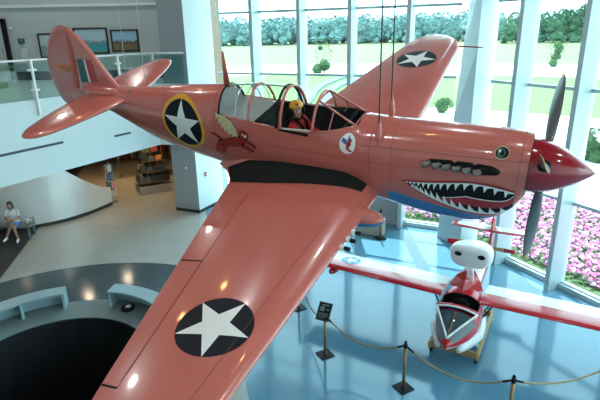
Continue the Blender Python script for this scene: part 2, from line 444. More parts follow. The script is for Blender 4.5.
def sec(s):
    x=FA[:,0]; s=min(max(s,x[0]),x[-1])
    i=int(np.clip(np.searchsorted(x,s)-1,0,len(x)-2))
    def tan(k):
        if k==0: return (FA[1]-FA[0])/(x[1]-x[0])
        if k==len(x)-1: return (FA[-1]-FA[-2])/(x[-1]-x[-2])
        a=(FA[k]-FA[k-1])/(x[k]-x[k-1]);b=(FA[k+1]-FA[k])/(x[k+1]-x[k])
        return np.where(a*b>0,2*a*b/(a+b+1e-12),0)
    h=x[i+1]-x[i];t=(s-x[i])/h
    m0,m1=tan(i)*h,tan(i+1)*h
    return (2*t**3-3*t*t+1)*FA[i]+(t**3-2*t*t+t)*m0+(-2*t**3+3*t*t)*FA[i+1]+(t**3-t*t)*m1
def side_y(s,z):
    _,zt,zb,w,zc,nt,nb=sec(s)
    if z>=zc: u=(z-zc)/(zt-zc);n=nt
    else: u=(zc-z)/(zc-zb);n=nb
    if u>=1: return 0.
    return w*(1-u**n)**(1/n)
WZ,DIH=-.74,.105
def wing_le(y):
    y=abs(y)
    if y<4.9: return 2.835+.05*max(0,1-y)
    q=min((y-4.9)/.8,1); return 2.835+.78*(1-math.sqrt(max(0,1-q**2.2)))
def wing_te(y):
    y=abs(y)
    te=5.62-.308*y+.26*max(0,(.95-y)/.5)**2
    if y<4.9: return te
    q=min((y-4.9)/.8,1); return te-.34*(1-math.sqrt(max(0,1-q**2.4)))
def wing_th(y):
    return .155-.06*min(abs(y)/5.7,1)
def foil(c):  # half thickness / chord for unit t
    c=min(max(c,0),1)
    return 5*(.2969*math.sqrt(c)-.126*c-.3516*c*c+.2843*c**3-.1036*c**4)
def wing_top(s,y):
    le,te=wing_le(y),wing_te(y);ch=te-le
    t=wing_th(y)
    z=WZ+DIH*abs(y)+1.15*t*ch*foil((s-le)/ch)
    a=max(0,(.95-abs(y))/.5); c=min(max((s-le)/ch,0),1)
    return z+min(.17*a*a,.3)*min(1,c*6)*min(1,(1-c)*5)
def zsill(s):
    xs = [3.2, 3.87, 4.35, 5.39, 5.66]; zs = [.40, .315, .29, .35, .37]
    return float(np.interp(s, xs, zs))
def frnt(s, z, off):     # point on the starboard skin pushed out by off
    y = side_y(s, z); e = .01
    dy = Vector((e, side_y(s + e, z) - y, 0)); dz = Vector((0, side_y(s, z + e) - side_y(s, z - e), 2 * e))
    n = dz.cross(dy); 
    if n.length < 1e-9: n = Vector((0, 1, 0))
    n.normalize()
    if n.y < 0: n = -n
    return Vector((s, y, z)) + n * off

def ring_pts(s, mode):
    _, zt, zb, w, zc, nt, nb = sec(s)
    zs = zsill(s)
    u = min(max((zs - zc) / (zt - zc), .02), .98)
    phs = math.asin(u ** (nt / 2)) if 3.2 <= s <= 5.66 else math.radians(38)
    half = []
    for k in range(28):
        if k < 20: ph = -PI / 2 + (phs + PI / 2) * k / 19
        else: ph = phs + (PI / 2 - phs) * (k - 19) / 8
        if ph >= 0: y = w * max(0, math.cos(ph)) ** (2 / nt); z = zc + (zt - zc) * math.sin(ph) ** (2 / nt)
        else: y = w * max(0, math.cos(ph)) ** (2 / nb); z = zc - (zc - zb) * (-math.sin(ph)) ** (2 / nb)
        half.append((y, z))
    if mode:
        ys, zs_ = half[19]
        f = -.50 if mode == 1 else zs_ - .04
        tub = [(ys - .035, zs_), (ys - .06, zs_ - (.2 if mode == 1 else .02)), (ys - .1, f + (.08 if mode == 1 else 0)), (.28, f), (.19, f), (.1, f), (.05, f), (0, f)]
        half[20:] = tub
    r = [(s, y, z) for y, z in half]
    l = [(s, -y, z) for y, z in reversed(half[1:27])]
    return r + l
ss = []
def span(a, b, n, mode): 
    for i in range(n + 1): ss.append((a + (b - a) * i / n, mode))
span(.80, 3.2, 22, 0); span(3.205, 5.0, 14, 1); span(5.005, 5.65, 5, 2); span(5.655, 9.75, 26, 0)
rings = [ring_pts(s, m) for s, m in ss]
fb = MB(); NR = len(rings[0])
def fmat(i, j):
    s, m = ss[i]; m2 = ss[i + 1][1]
    jj = j if j < 27 else NR - 1 - j
    if m and jj >= 20: return 2 if m == 2 else 1
    if m != m2 and jj >= 20: return 2 if s > 5.5 else 1
    z = (rings[i][j][2] + rings[i + 1][(j + 1) % NR][2]) / 2
    zb = sec(s)[2]
    return 0
fb.loft(rings, caps=True, mfun=fmat)
M['fusepaint'] = M['pink'].copy(); M['fusepaint'].name = 'salmon over blue paint'
def split_paint(m):     # blue belly below a sloping line along the nose
    nt = m.node_tree; L = nt.links; bs = nt.nodes['Principled BSDF']; N = nt.nodes.new
    src = bs.inputs['Base Color'].links[0].from_socket
    tc = N('ShaderNodeTexCoord'); sp = N('ShaderNodeSeparateXYZ'); L.new(tc.outputs['Object'], sp.inputs[0])
    a = N('ShaderNodeMath'); a.operation = 'MULTIPLY_ADD'; L.new(sp.outputs[0], a.inputs[0]); a.inputs[1].default_value = .165; a.inputs[2].default_value = -.965
    b = N('ShaderNodeMath'); b.operation = 'LESS_THAN'; L.new(sp.outputs[2], b.inputs[0]); L.new(a.outputs[0], b.inputs[1])
    c = N('ShaderNodeMath'); c.operation = 'LESS_THAN'; L.new(sp.outputs[0], c.inputs[0]); c.inputs[1].default_value = 2.68
    d = N('ShaderNodeMath'); d.operation = 'MULTIPLY'; L.new(b.outputs[0], d.inputs[0]); L.new(c.outputs[0], d.inputs[1])
    mx = N('ShaderNodeMix'); mx.data_type = 'RGBA'; L.new(d.outputs[0], mx.inputs[0]); L.new(src, mx.inputs[6]); mx.inputs[7].default_value = (.035, .16, .40, 1)
    L.new(mx.outputs[2], bs.inputs['Base Color'])
split_paint(M['fusepaint'])
fus = fb.build('fuselage', [M['fusepaint'], M['dark_int'], M['grey_int'], M['blue_under']], plane, smooth=True)
fus.data.set_sharp_from_angle(angle=math.radians(40))

# skin seams: slim bands lying on the skin
def band(name, s, mt, wd=.008, off=.002, zlo=None, zhi=None):
    _, zt, zb, w, zc, nt, nb = sec(s); rs = []
    pts = []
    for k in range(-40, 41):
        ph = PI / 2 * k / 40 * .97
        if ph >= 0: y = w * math.cos(ph) ** (2 / nt); z = zc + (zt - zc) * math.sin(ph) ** (2 / nt)
        else: y = w * math.cos(ph) ** (2 / nb); z = zc - (zc - zb) * (-math.sin(ph)) ** (2 / nb)
        if (zlo is None or z >= zlo) and (zhi is None or z <= zhi): pts.append((y, z))
    b = MB()
    for sg in (1, -1):
        b.loft([[(s - wd / 2, sg * (y + off * math.copysign(1, y + 1e-6)), z + (off if z > zc else -off)) for y, z in pts], [(s + wd / 2, sg * (y + off), z + (off if z > zc else -off)) for y, z in pts]], closed=False, caps=False)
    return b.build(name, mt, plane)
for s, lo, hi in ((.90, -.1, None), (2.62, -.35, None), (2.95, -.3, None), (5.75, -.5, None), (6.95, None, None), (7.9, None, None)):
    band('panel_seam', s, M['pink_line'], .007, .0015, lo, hi)
def seam(pts, wd=.010, mt=None, name='panel_seam', off=.0025):
    b = MB(); up = []; dn = []
    for i, (s, z) in enumerate(pts):
        up.append(tuple(frnt(s, z + wd / 2, off))); dn.append(tuple(frnt(s, z - wd / 2, off)))
    b.loft([up, dn], closed=False, caps=False); return b.build(name, mt or M['pink_line'], plane)
seam([(s, .24 - .02 * (s - 1)) for s in np.linspace(.82, 3.1, 24)], .006)
seam([(s, -.05 + .008 * (s - 1)) for s in np.linspace(2.4, 5.6, 24)], .006)

# decals that follow the skin
def subdiv(tris, mx):
    out = []; st = list(tris)
    while st:
        a, b, c = st.pop()
        e = [((a - b).length, 0), ((b - c).length, 1), ((c - a).length, 2)]; L, k = max(e)
        if L <= mx: out.append((a, b, c)); continue
        if k == 0: m = (a + b) / 2; st += [(a, m, c), (m, b, c)]
        elif k == 1: m = (b + c) / 2; st += [(a, b, m), (a, m, c)]
        else: m = (c + a) / 2; st += [(a, b, m), (m, b, c)]
    return out
def poly_tris(poly, mx=.07):
    v = [Vector((p[0], p[1], 0)) for p in poly]
    return subdiv([(v[a], v[b], v[c]) for a, b, c in tessellate_polygon([v])], mx)
def decal(name, layers, mapper, parent, mx=.07, sides=(1,)):
    mats = []; b = MB()
    for li, (polys, mt) in enumerate(layers):
        if mt not in mats: mats.append(mt)
        for poly in polys:
            for t in poly_tris(poly, mx):
                for sg in sides:
                    vs = []
                    for p in t:
                        q = mapper(p.x, p.y, .0025 + .0022 * li); vs.append((q.x, q.y * sg, q.z))
                    b.add(vs, [(0, 1, 2)], mats.index(mt))
    return b.build(name, mats, parent, clean=False)
def circle(cx, cy, rx, ry=None, n=40): ry = ry or rx; return [(cx + rx * math.cos(2 * PI * i / n), cy + ry * math.sin(2 * PI * i / n)) for i in range(n)]
def star(cx, cy, r, a0, k=.382): return [(cx + (r if i % 2 == 0 else r * k) * math.cos(a0 + PI * i / 5), cy + (r if i % 2 == 0 else r * k) * math.sin(a0 + PI * i / 5)) for i in range(10)]
fmap = lambda s, z, off: frnt(s, z, off)
decal('fuselage_insignia', [([circle(6.49, .075, .495)], M['yellow']), ([circle(6.49, .075, .43)], M['navy']), ([star(6.49, .075, .43, PI / 2)], M['white'])], fmap, plane, .06, (1, -1))['label'] = 'white star on a dark disc with yellow ring'

# shark mouth
def cr(pts, u):
    n = len(pts) - 1; x = min(max(u, 0), 1) * n; i = min(int(x), n - 1); t = x - i
    p = [Vector(pts[max(0, min(n, i + k))]) for k in (-1, 0, 1, 2)]
    return .5 * ((2 * p[1]) + (p[2] - p[0]) * t + (2 * p[0] - 5 * p[1] + 4 * p[2] - p[3]) * t * t + (-p[0] + 3 * p[1] - 3 * p[2] + p[3]) * t ** 3)
UP = [(2.46, -.268), (2.17, -.238), (1.82, -.177), (1.48, -.122), (1.16, -.140), (.86, -.21)]
LO = [(2.46, -.268), (2.25, -.375), (2.025, -.50), (1.735, -.614), (1.45, -.672), (1.18, -.675), (.99, -.635), (.88, -.50)]
up = [cr(UP, i / 40) for i in range(41)]; lo = [cr(LO, i / 40) for i in range(41)]
xs_ = np.array([p.x for p in lo][::-1]); zs_ = np.array([p.y for p in lo][::-1])
xu = np.array([p.x for p in up][::-1]); zu = np.array([p.y for p in up][::-1])
fu = lambda s: float(np.interp(s, xu, zu)); fl = lambda s: float(np.interp(s, xs_, zs_))
FR = .90
def strip(f1, f2, a, b_, n=36): 
    xs = [a + (b_ - a) * i / n for i in range(n + 1)]
    return [(x, f1(x)) for x in xs] + [(x, f2(x)) for x in reversed(xs)]
g = lambda s: max(0, fu(s) - fl(s))
red = [strip(lambda s: fu(s) + .022, lambda s: fl(s) - .022 * min(1, g(s) * 6), FR + .005, 2.45)]
blk = [strip(lambda s: fu(s) - .008, lambda s: fl(s) + .012, FR + .008, 2.36)]
teethu = []; x = 2.38; 
while x > FR + .05:
    wdt = .050 + .085 * min(1, (2.4 - x) / .9); x2 = max(x - wdt, FR + .01); h = min(.42 * g((x + x2) / 2), .125)
    tip = (x - wdt * .18, fu(x) - .008 - h)
    teethu.append([(x, fu(x) - .006), ((x + tip[0]) / 2 + .002, fu(x) - .008 - h * .45), tip, (x - wdt * .42, fu(x) - .008 - h * .40), (x - wdt * .72, fu(x2) - .006 - h * .16), (x2, fu(x2) - .012 - h * .12), (x2, fu(x2) - .006)])
    x = x2
teethl = []; x = 2.30
while x > FR + .12:
    wdt = .050 + .09 * min(1, (2.4 - x) / .9); x2 = x - wdt; h = min(.42 * g((x + x2) / 2), .15)
    tip = (x - wdt * .05, fl(x) + .014 + h)
    teethl.append([(x, fl(x) + .012), tip, (x - wdt * .38, fl(x) + .014 + h * .55), (x - wdt * .62, fl(x) + .014 + h * .25), (x2, fl(x2) + .016 + h * .16), (x2, fl(x2) + .012)])
    x = x2
tu = lambda s: fl(s) + .04 + .25 * min(1, (1.98 - s) * 2.2) - .05 * max(0, 1.3 - s); tl = lambda s: fl(s) + .04 + .10 * min(1, (1.98 - s) * 2)
tongue = [strip(tu, tl, FR + .01, 1.97)]
tline = [strip(lambda s: tu(s) + .016, tu, FR + .01, 1.85)]
mouth = decal('shark_mouth', [(red, M['lipred']), (blk, M['black']), (tongue, M['lipred']), (tline, M['white']), (teethl, M['white']), (teethu, M['white'])], fmap, plane, .08, (1, -1))
mouth['label'] = 'painted shark mouth with white teeth'
M['cream'] = mat('cream feathers', (.55, .48, .26), .5); M['feather'] = mat('feather shade', (.40, .32, .14), .5); M['catred'] = mat('creature red brown', (.30, .018, .010), .5)
M['eyegreen'] = mat('eye green', (.03, .12, .10), .3)
decal('shark_eye', [([circle(1.14, .318, .092, .068)], M['cream']), ([circle(1.14, .318, .084, .058)], M['black']), ([circle(1.15, .318, .052, .047)], M['eyegreen']), ([circle(1.14, .318, .027)], M['black']), ([circle(1.172, .335, .016)], M['white'])], fmap, plane, .05, (1, -1))['label'] = 'painted round eye above the mouth'
# winged cat and round emblem (generic creatures)
M['catred_unused'] = mat('creature red brown', (.25, .025, .012), .5); M['emblue'] = mat('emblem blue', (.03, .12, .33), .5)
body = [(5.72, -.17), (5.66, -.08), (5.5, -.04), (5.36, .0), (5.26, .04), (5.2, -.02), (5.22, -.1), (5.34, -.15), (5.5, -.17), (5.62, -.22)]
legs = [[(5.70, -.10), (5.80, -.22), (5.84, -.34), (5.79, -.34), (5.74, -.24), (5.62, -.18)], [(5.62, -.14), (5.68, -.26), (5.72, -.35), (5.66, -.35), (5.61, -.27), (5.54, -.16)],
        [(5.28, -.06), (5.10, -.06), (4.99, -.13), (4.97, -.09), (5.08, -.01), (5.24, .02)], [(5.30, -.10), (5.14, -.13), (5.03, -.19), (5.06, -.22), (5.18, -.19), (5.32, -.14)],
        [(5.68, -.08), (5.76, -.02), (5.85, .01), (5.84, .035), (5.74, .02), (5.65, -.04)]]
lead = [(5.27, .06), (5.285, .17), (5.37, .29), (5.52, .365), (5.71, .40)]
tips = [(5.715, .395), (5.70, .30), (5.655, .22), (5.60, .15), (5.53, .09), (5.45, .045), (5.37, .02)]
wing_out = lead[:]
for i in range(len(tips) - 1):
    wing_out += [tips[i + 1], (tips[i + 1][0] - .045, tips[i + 1][1] + .03)]
wing_out += [(5.30, .02)]
vein = []
for i, (tx, tz) in enumerate(tips[1:6]):
    q = cr(lead, .80 - .15 * i); vx, vz = tx - .04, tz + .028
    vein.append([(q.x, q.y - .03), (q.x + .012, q.y - .04), (vx + .006, vz - .006), (vx - .008, vz + .006)])
feath = [wing_out]
grow = lambda p, k: [(sum(q[0] for q in p) / len(p) + (q[0] - sum(r[0] for r in p) / len(p)) * k, sum(q[1] for q in p) / len(p) + (q[1] - sum(r[1] for r in p) / len(p)) * k) for q in p]
head = circle(5.155, .085, .082, .072, 18)
decal('winged_cat_emblem', [([grow(p, 1.2) for p in [body] + legs + [head]] + [grow(wing_out, 1.07)], M['black']), (feath, M['cream']), (vein, M['feather']), ([body] + legs + [circle(5.155, .085, .082, .072, 18), [(5.2, .13), (5.22, .19), (5.16, .155)]], M['catred']), ([circle(5.115, .075, .035, .03, 10), circle(5.165, .10, .018, .015, 8)], M['white']), ([circle(5.125, .105, .012, .012, 8), circle(5.085, .055, .014, .012, 8)], M['black'])], fmap, plane, .05)['label'] = 'painted red leaping cat with cream wings'
decal('round_emblem', [([circle(3.29, .19, .125, .14)], M['white']), ([[(3.37, .28), (3.31, .25), (3.27, .20), (3.33, .19), (3.39, .23)], [(3.27, .31), (3.25, .25), (3.28, .21), (3.30, .26)]], M['emblue']), ([[(3.31, .22), (3.25, .24), (3.23, .19), (3.27, .14), (3.2, .10), (3.25, .085), (3.31, .13)], circle(3.25, .24, .026, .026, 10)], M['lipred'])], fmap, plane, .04)['label'] = 'small white disc with a winged red figure'

# exhaust: recessed black panel and six stubs each side
for sg in (1, -1):
    b = MB(); n = 14; pr = []
    pts_up = [(2.06, .15), (1.7, .165), (1.3, .155), (1.16, .135), (1.12, .09)]
    poly = [(2.10, .10), (2.06, .145), (1.76, .165), (1.72, .135), (1.68, .165), (1.49, .165), (1.45, .14), (1.41, .165), (1.22, .155), (1.14, .12), (1.115, .08), (1.15, .04), (1.38, .01), (1.45, .03), (2.06, .055)]
    d = decal('exhaust_panel', [([poly], M['black'])], fmap, plane, .06, (sg,))
    for k in range(6):
        s = 2.06 - .135 * k if k else 2.10
        if k: s = 2.10 - .138 * k
        p = frnt(s, .075 - .004 * k, 0); y = p.y * sg
        b = MB(); b.tube([(s - .05, y - .02 * sg, p.z + .012), (s - .02, y + .02 * sg, p.z + .008), (s + .025, y + .045 * sg, p.z + .006), (s + .05, y + .05 * sg, p.z + .004)], [.036, .044, .046, .042], 10)
        b.build('exhaust_stub', M['steel'], plane, smooth=True)
    b = MB(); p = frnt(1.24, .08, 0)
    b.ellipsoid((1.26, (p.y - .005) * sg, .085), (.14, .05, .055)); b.build('exhaust_fairing', M['black'], plane, smooth=True)

# chin intake mouth (front of the cowl)
b = MB(); b.ellipsoid((.83, 0, -.36), (.05, .26, .13), 24, 12); b.build('chin_intake', M['black'], plane, smooth=True)
# spinner
b = MB(); prof = []
for i in range(15):
    t = i / 14; x = .80 * t; r = .375 * (math.sin(PI / 2 * t) ** .86) if t else .004
    prof.append((r, x))
prof += [(.375, .805), (.30, .81)]
b.lathe(prof, 40, axis='X'); spn = b.build('spinner', M['spinner'], plane, smooth=True); spn.data.set_sharp_from_angle(angle=math.radians(50))
b = MB(); b.lathe([(.36, .79), (.40, .80), (.42, .83), (.3, .83)], 40, axis='X'); b.build('nose_ring', M['black'], plane, smooth=False)
# propeller blades
def blade(th):
    rs = []; R_ = 1.62
    er = Vector((0, math.cos(th), math.sin(th))); et = Vector((0, -math.sin(th), math.cos(th))); ex = Vector((1, 0, 0))
    st = []
    for i in range(17):
        u = i / 16; r = .30 + (R_ - .30) * u
        ch = .09 + .15 * math.sin(min(1, u * 1.5) * PI / 2) if u < .7 else .24 * math.sqrt(max(.004, 1 - ((u - .7) / .3) ** 2.4))
        if u < .1: ch = .10
        tw = math.radians(62 - 38 * u); th_ = .075 * (1 - u) ** 1.2 + .012
        cd = ex * math.sin(tw) + et * math.cos(tw); nd = ex * math.cos(tw) - et * math.sin(tw)
        c = Vector((.62, 0, 0)) + er * r; ring = []
        for k in range(14):
            a = 2 * PI * k / 14
            ring.append(tuple(c + cd * (ch / 2 * math.cos(a)) + nd * (th_ / 2 * math.sin(a))))
        st.append(ring)
    b = MB(); b.loft(st, mfun=lambda i, j: 1 if i >= 15 else 0)
    o = b.build('propeller_blade', [M['blade'], M['yellow']], plane, smooth=True); return o
for k in range(3): blade(math.radians(32 + 120 * k))
for k in range(3):
    th = math.radians(32 + 120 * k); b = MB()
    er = Vector((0, math.cos(th), math.sin(th)))
    b.tube([Vector((.62, 0, 0)) + er * .30, Vector((.62, 0, 0)) + er * .372], [.085, .08], 16); b.build('blade_cuff', M['black'], plane, smooth=True)

# wings
YS = [.30, .38, .46, .55, .65, .75, .85, .97, 1.2, 1.6, 2.0, 2.4, 2.8, 3.2, 3.6, 4.0, 4.4, 4.8, 5.0, 5.15, 5.3, 5.42, 5.52, 5.6, 5.66, 5.695]
def foil_pts(y):
    le, te = wing_le(y), wing_te(y); ch = te - le; t = wing_th(y); zc = WZ + DIH * y; n = 22; r = []
    fade = 1 if y < 5.2 else math.sqrt(max(0, 1 - ((y - 5.2) / .5) ** 2)) * .92 + .08
    for i in range(n):                       # upper, trailing edge to leading edge
        c = .5 * (1 + math.cos(PI * i / (n - 1))); s = le + ch * c
        zt = zc + (wing_top(s, y) - zc) * fade
        r.append((s, y, zt))
    for i in range(1, n - 1):
        c = .5 * (1 - math.cos(PI * i / (n - 1))); s = le + ch * c
        r.append((s, y, zc - .85 * t * ch * foil(c) * fade))
    return r
for sg in (1, -1):
    b = MB(); rr = [[(x, y * sg, z) for x, y, z in foil_pts(y)] for y in YS]
    b.loft(rr, mfun=lambda i, j: 1 if 22 <= j <= 40 else 0)
    w = b.build('wing', [M['pink'], M['blue_under']], plane, smooth=True); w.data.set_sharp_from_angle(angle=math.radians(60))
    wmap = (lambda sg: lambda s, y, off: Vector((s, y * sg, wing_top(s, y) + off)))(sg)
    # insignia: one star point towards the leading edge
    cy_, cs_ = (3.865, 3.47) if sg == 1 else (4.19, 3.58)
    rad = .435
    decal('wing_insignia', [([circle(cs_, cy_, rad)], M['navy']), ([star(cs_, cy_, rad, PI)], M['white'])], wmap, plane, .06)['label'] = 'white star on a dark disc'
    def wseam(pts, wd, nm='aileron_seam', mt=None):
        b = MB(); L1 = []; L2 = []
        for i, (s, y) in enumerate(pts):
            q = Vector(pts[min(i + 1, len(pts) - 1)]) - Vector(pts[max(i - 1, 0)]); n = Vector((-q.y, q.x)).normalized() * wd / 2
            L1.append(tuple(wmap(s + n.x, y + n.y, .0025))); L2.append(tuple(wmap(s - n.x, y - n.y, .0025)))
        b.loft([L1, L2], closed=False, caps=False); return b.build(nm, mt or M['pink_line'], plane)
    lin = lambda a, c, n=24: [(a[0] + (c[0] - a[0]) * i / n, a[1] + (c[1] - a[1]) * i / n) for i in range(n + 1)]
    wseam(lin((4.355, 2.93), (3.90, 4.90)), .012)
    wseam(lin((4.355, 2.93), (4.69, 2.97)), .022, mt=M['black']); wseam(lin((3.90, 4.90), (4.10, 4.92)), .024, mt=M['black'])
    wseam(lin((4.78, 1.0), (4.355, 2.93)), .008, 'flap_seam')
    wseam(lin((3.18, 1.3), (3.12, 5.1)), .005, 'panel_seam')
    # black walkway along the root
    top = [(5.66, .45), (5.0, .455), (4.5, .465), (4.0, .475), (3.6, .48), (3.3, .43), (3.00, .36)]
    low = [(5.32, .87), (4.9, .875), (4.5, .865), (4.0, .81), (3.6, .765), (3.3, .72), (3.02, .66)]
    bb = MB(); rws = []
    for k in range(9):
        f = k / 8; row = []
        for (a, c) in zip(top, low): row.append((a[0] + (c[0] - a[0]) * f, a[1] + (c[1] - a[1]) * f))
        row = [tuple(Vector(row[i]).lerp(Vector(row[i + 1]), q / 4)) for i in range(len(row) - 1) for q in range(4)] + [row[-1]]
        rws.append([tuple(wmap(s, y, .009)) for s, y in row])
    bb.loft(rws, closed=False, caps=False); bb.build('walkway_strip', M['walk'], plane)
    # landing gear pod, guns
    b = MB(); prs = []
    for i in range(15):
        u = i / 14; s = 2.52 + 1.6 * u; r = .20 * math.sin(PI * min(1, u ** .55 * .62 + .0)) ** .6 if u > 0 else .012
        r = .15 * (1 - (1 - min(u / .35, 1)) ** 2) ** .5 * (1 - max(0, (u - .35) / .65) ** 1.6) + .012
        prs.append([(s, sg * (1.04 + r * math.cos(2 * PI * k / 18)), -.66 + r * math.sin(2 * PI * k / 18)) for k in range(18)])
    b.loft(prs, mfun=lambda i, j: 0 if j < 9 else 1); b.build('landing_gear_pod', [M['pink'], M['blue_under']], plane, smooth=True)
    for y in (1.50, 1.70, 1.90):
        b = MB(); z = WZ + DIH * y
        b.tube([(2.95, sg * y, z), (2.79, sg * y, z)], .04, 12); b.tube([(2.81, sg * y, z), (2.71, sg * y, z)], .03, 10, mi=1)
        b.build('gun_barrel', [M['white'], M['black']], plane, smooth=False)
# pitot tube on the port wing
b = MB(); y = -5.1; z = WZ + DIH * 5.1
b.tube([(3.0, y, z), (2.45, y, z + .0), (2.32, y, z)], [.018, .016, .01], 8); b.build('pitot_tube', M['catred'], plane, smooth=True)

# fin, rudder
def slab(name, poly, thick, mt, parent, mid=None, edge=.006):
    """a surface whose thickness falls to a thin rim: poly in (x,z)"""
    c = Vector((sum(p[0] for p in poly) / len(poly), sum(p[1] for p in poly) / len(poly)))
    b = MB(); rr = []
    for f, t in ((1.0, edge), (.975, edge + .35 * thick), (.9, edge + .75 * thick), (.7, thick + edge), (.35, thick + edge)):
        rr.append([(c.x + (p[0] - c.x) * f, t, c.y + (p[1] - c.y) * f) for p in poly])
    n = len(poly)
    lay = list(reversed([[(x, -y, z) for x, y, z in r] for r in rr])) + rr
    b.loft(lay, caps=True)
    return b.build(name, mt, parent, smooth=True)
def smooth_poly(p, n=5):
    out = []; k = len(p)
    for i in range(k):
        p0, p1, p2, p3 = [Vector(p[(i + q) % k]) for q in (-1, 0, 1, 2)]
        for q in range(n):
            t = q / n; out.append(tuple(.5 * ((2 * p1) + (p2 - p0) * t + (2 * p0 - 5 * p1 + 4 * p2 - p3) * t * t + (-p0 + 3 * p1 - 3 * p2 + p3) * t ** 3)))
    return out
def open_smooth(p, n=6):
    out = []; k = len(p)
    for i in range(k - 1):
        p0, p1, p2, p3 = [Vector(p[max(0, min(k - 1, i + q))]) for q in (-1, 0, 1, 2)]
        for q in range(n):
            t = q / n; out.append(tuple(.5 * ((2 * p1) + (p2 - p0) * t + (2 * p0 - 5 * p1 + 4 * p2 - p3) * t * t + (-p0 + 3 * p1 - 3 * p2 + p3) * t ** 3)))
    return out + [tuple(p[-1])]
finp = open_smooth([(8.28, .40), (8.38, .58), (8.58, .90), (8.78, 1.22), (8.98, 1.46), (9.14, 1.575)]) + [(9.20, 1.2), (9.30, .7), (9.42, .30), (9.46, .12)]
fin_o = slab('fin', finp, .045, M['pink'], plane)
rudp = [(9.48, .02), (9.43, .30), (9.31, .7), (9.21, 1.2), (9.15, 1.575)] + open_smooth([(9.17, 1.58), (9.32, 1.61), (9.50, 1.56), (9.68, 1.44), (9.88, 1.24), (10.04, 1.00), (10.15, .72), (10.19, .42), (10.18, .16), (10.10, -.02), (9.95, -.09), (9.75, -.05)])
rud = slab('rudder', rudp, .032, M['pink'], plane)
# flash and number on both sides of the fin
def vquad(pts, y): return [(a, y, b_) for a, b_ in pts]
def fin_y(x, z, poly, thick=.045): return thick + .012
for sg in (1, -1):
    y = .058 * sg; b = MB()
    T0, B0 = (9.13, .98), (9.24, .50)
    T1, B1 = (8.73, .98), (8.76, .53)
    lerp2 = lambda a, c, f: (a[0] + (c[0] - a[0]) * f, a[1] + (c[1] - a[1]) * f)
    for f0, f1, mi in ((0, .46, 0), (.46, .57, 1), (.57, 1, 2)):
        p = [lerp2(T0, T1, f0), lerp2(T0, T1, f1), lerp2(B0, B1, f1), lerp2(B0, B1, f0)]
        b.prism([(q[0], q[1]) for q in p], 0, 1, mi)
    b.v = [(v[0], (.0485 + .008 * v[2]) * sg, v[1]) for v in b.v]
    b.build('fin_flash', [M['teal'], M['white'], M['flagred']], plane)['label'] = 'painted flash of teal, white and red bars'
def text_mesh(txt, size):
    cu = bpy.data.curves.new('lettering', 'FONT'); cu.body = txt; cu.size = size; cu.align_x = 'CENTER'; cu.align_y = 'CENTER'; cu.extrude = .001; cu.offset = .004; cu.space_character = 1.12
    o = bpy.data.objects.new('lettering', cu); C.objects.link(o)
    dg = bpy.context.evaluated_depsgraph_get(); me = bpy.data.meshes.new_from_object(o.evaluated_get(dg))
    bpy.data.objects.remove(o); bpy.data.curves.remove(cu); return me
for sg in (1, -1):
    me = text_mesh('47815', .185)
    o = link('serial_number', me, M['orange'], plane); o['label'] = 'small orange serial number'
    o.location = (9.63, .044 * sg, .76)
    # starboard text reads from tail to nose: local x of text -> -x of the airplane
    o.rotation_euler = (PI / 2, 0, PI if sg == 1 else 0)
# tailplane with elevators
for sg in (1, -1):
    outl = open_smooth([(7.96, .0), (8.02, .45), (8.14, .95), (8.30, 1.45), (8.46, 1.78), (8.64, 1.93), (8.84, 1.92), (9.0, 1.70), (9.10, 1.2), (9.13, .7), (9.11, .32), (9.0, .06)])
    b = MB(); cx, cy = 8.62, .85; rr = []
    for f, t in ((1.0, .006), (.975, .022), (.9, .04), (.65, .055), (.3, .06)):
        rr.append([(cx + (x - cx) * f, sg * (cy + (y - cy) * f), .28 + t) for x, y in outl])
    lay = list(reversed([[(x, y, .56 - z) for x, y, z in r] for r in rr])) + rr
    b.loft(lay); b.build('tailplane', M['pink'], plane, smooth=True)
    b = MB(); L1 = [(8.72 + .006, sg * y, .343 - .014 * max(0, (y - 1.1))) for y in np.linspace(.22, 1.88, 12)]; L2 = [(x - .012, y, z) for x, y, z in L1]
    b.loft([L1, L2], closed=False, caps=False); b.build('elevator_seam', M['pink_line'], plane)
# fillet at the tail
b = MB(); b.ellipsoid((8.7, 0, .36), (.62, .22, .13), 24, 12); b.build('tail_fillet', M['pink'], plane, smooth=True)

# canopy and windscreen
def sec_curve(s, z0, n=22, off=.0, lean=0.0):
    _, zt, zb, w, zc, nt, nb = sec(s); u = min(max((z0 - zc) / (zt - zc), 0), 1); ph0 = math.asin(u ** (nt / 2)); pts = []
    for k in range(n + 1):
        ph = ph0 + (PI - 2 * ph0) * k / n
        y = w * abs(math.cos(ph)) ** (2 / nt) * (1 if math.cos(ph) >= 0 else -1); z = zc + (zt - zc) * math.sin(ph) ** (2 / nt)
        pts.append((s + lean * (z - z0), y * (1 + off), z + off * .5))
    return pts
def hoop(s, r, mt, nm, lean=0., z0=None): 
    b = MB(); b.tube(sec_curve(s, zsill(s) if z0 is None else z0, 26, .0, lean), r, 8); return b.build(nm, mt, plane, smooth=True)
def shell(s0, s1, mt, nm):
    b = MB(); b.loft([sec_curve(s0 + (s1 - s0) * i / 6, zsill(s0 + (s1 - s0) * i / 6) + .02, 26, .004) for i in range(7)], closed=False, caps=False); return b.build(nm, mt, plane, smooth=True)
shell(4.44, 5.02, M['canopy'], 'sliding_canopy_glass'); shell(5.05, 5.64, M['canopy'], 'rear_quarter_glass')
hoop(4.43, .026, M['pink'], 'canopy_frame'); hoop(4.50, .022, M['black'], 'canopy_frame'); hoop(5.03, .022, M['pink'], 'canopy_frame'); hoop(5.12, .008, M['chrome'], 'canopy_frame'); hoop(5.30, .010, M['chrome'], 'canopy_frame'); hoop(5.64, .016, M['black'], 'canopy_frame')
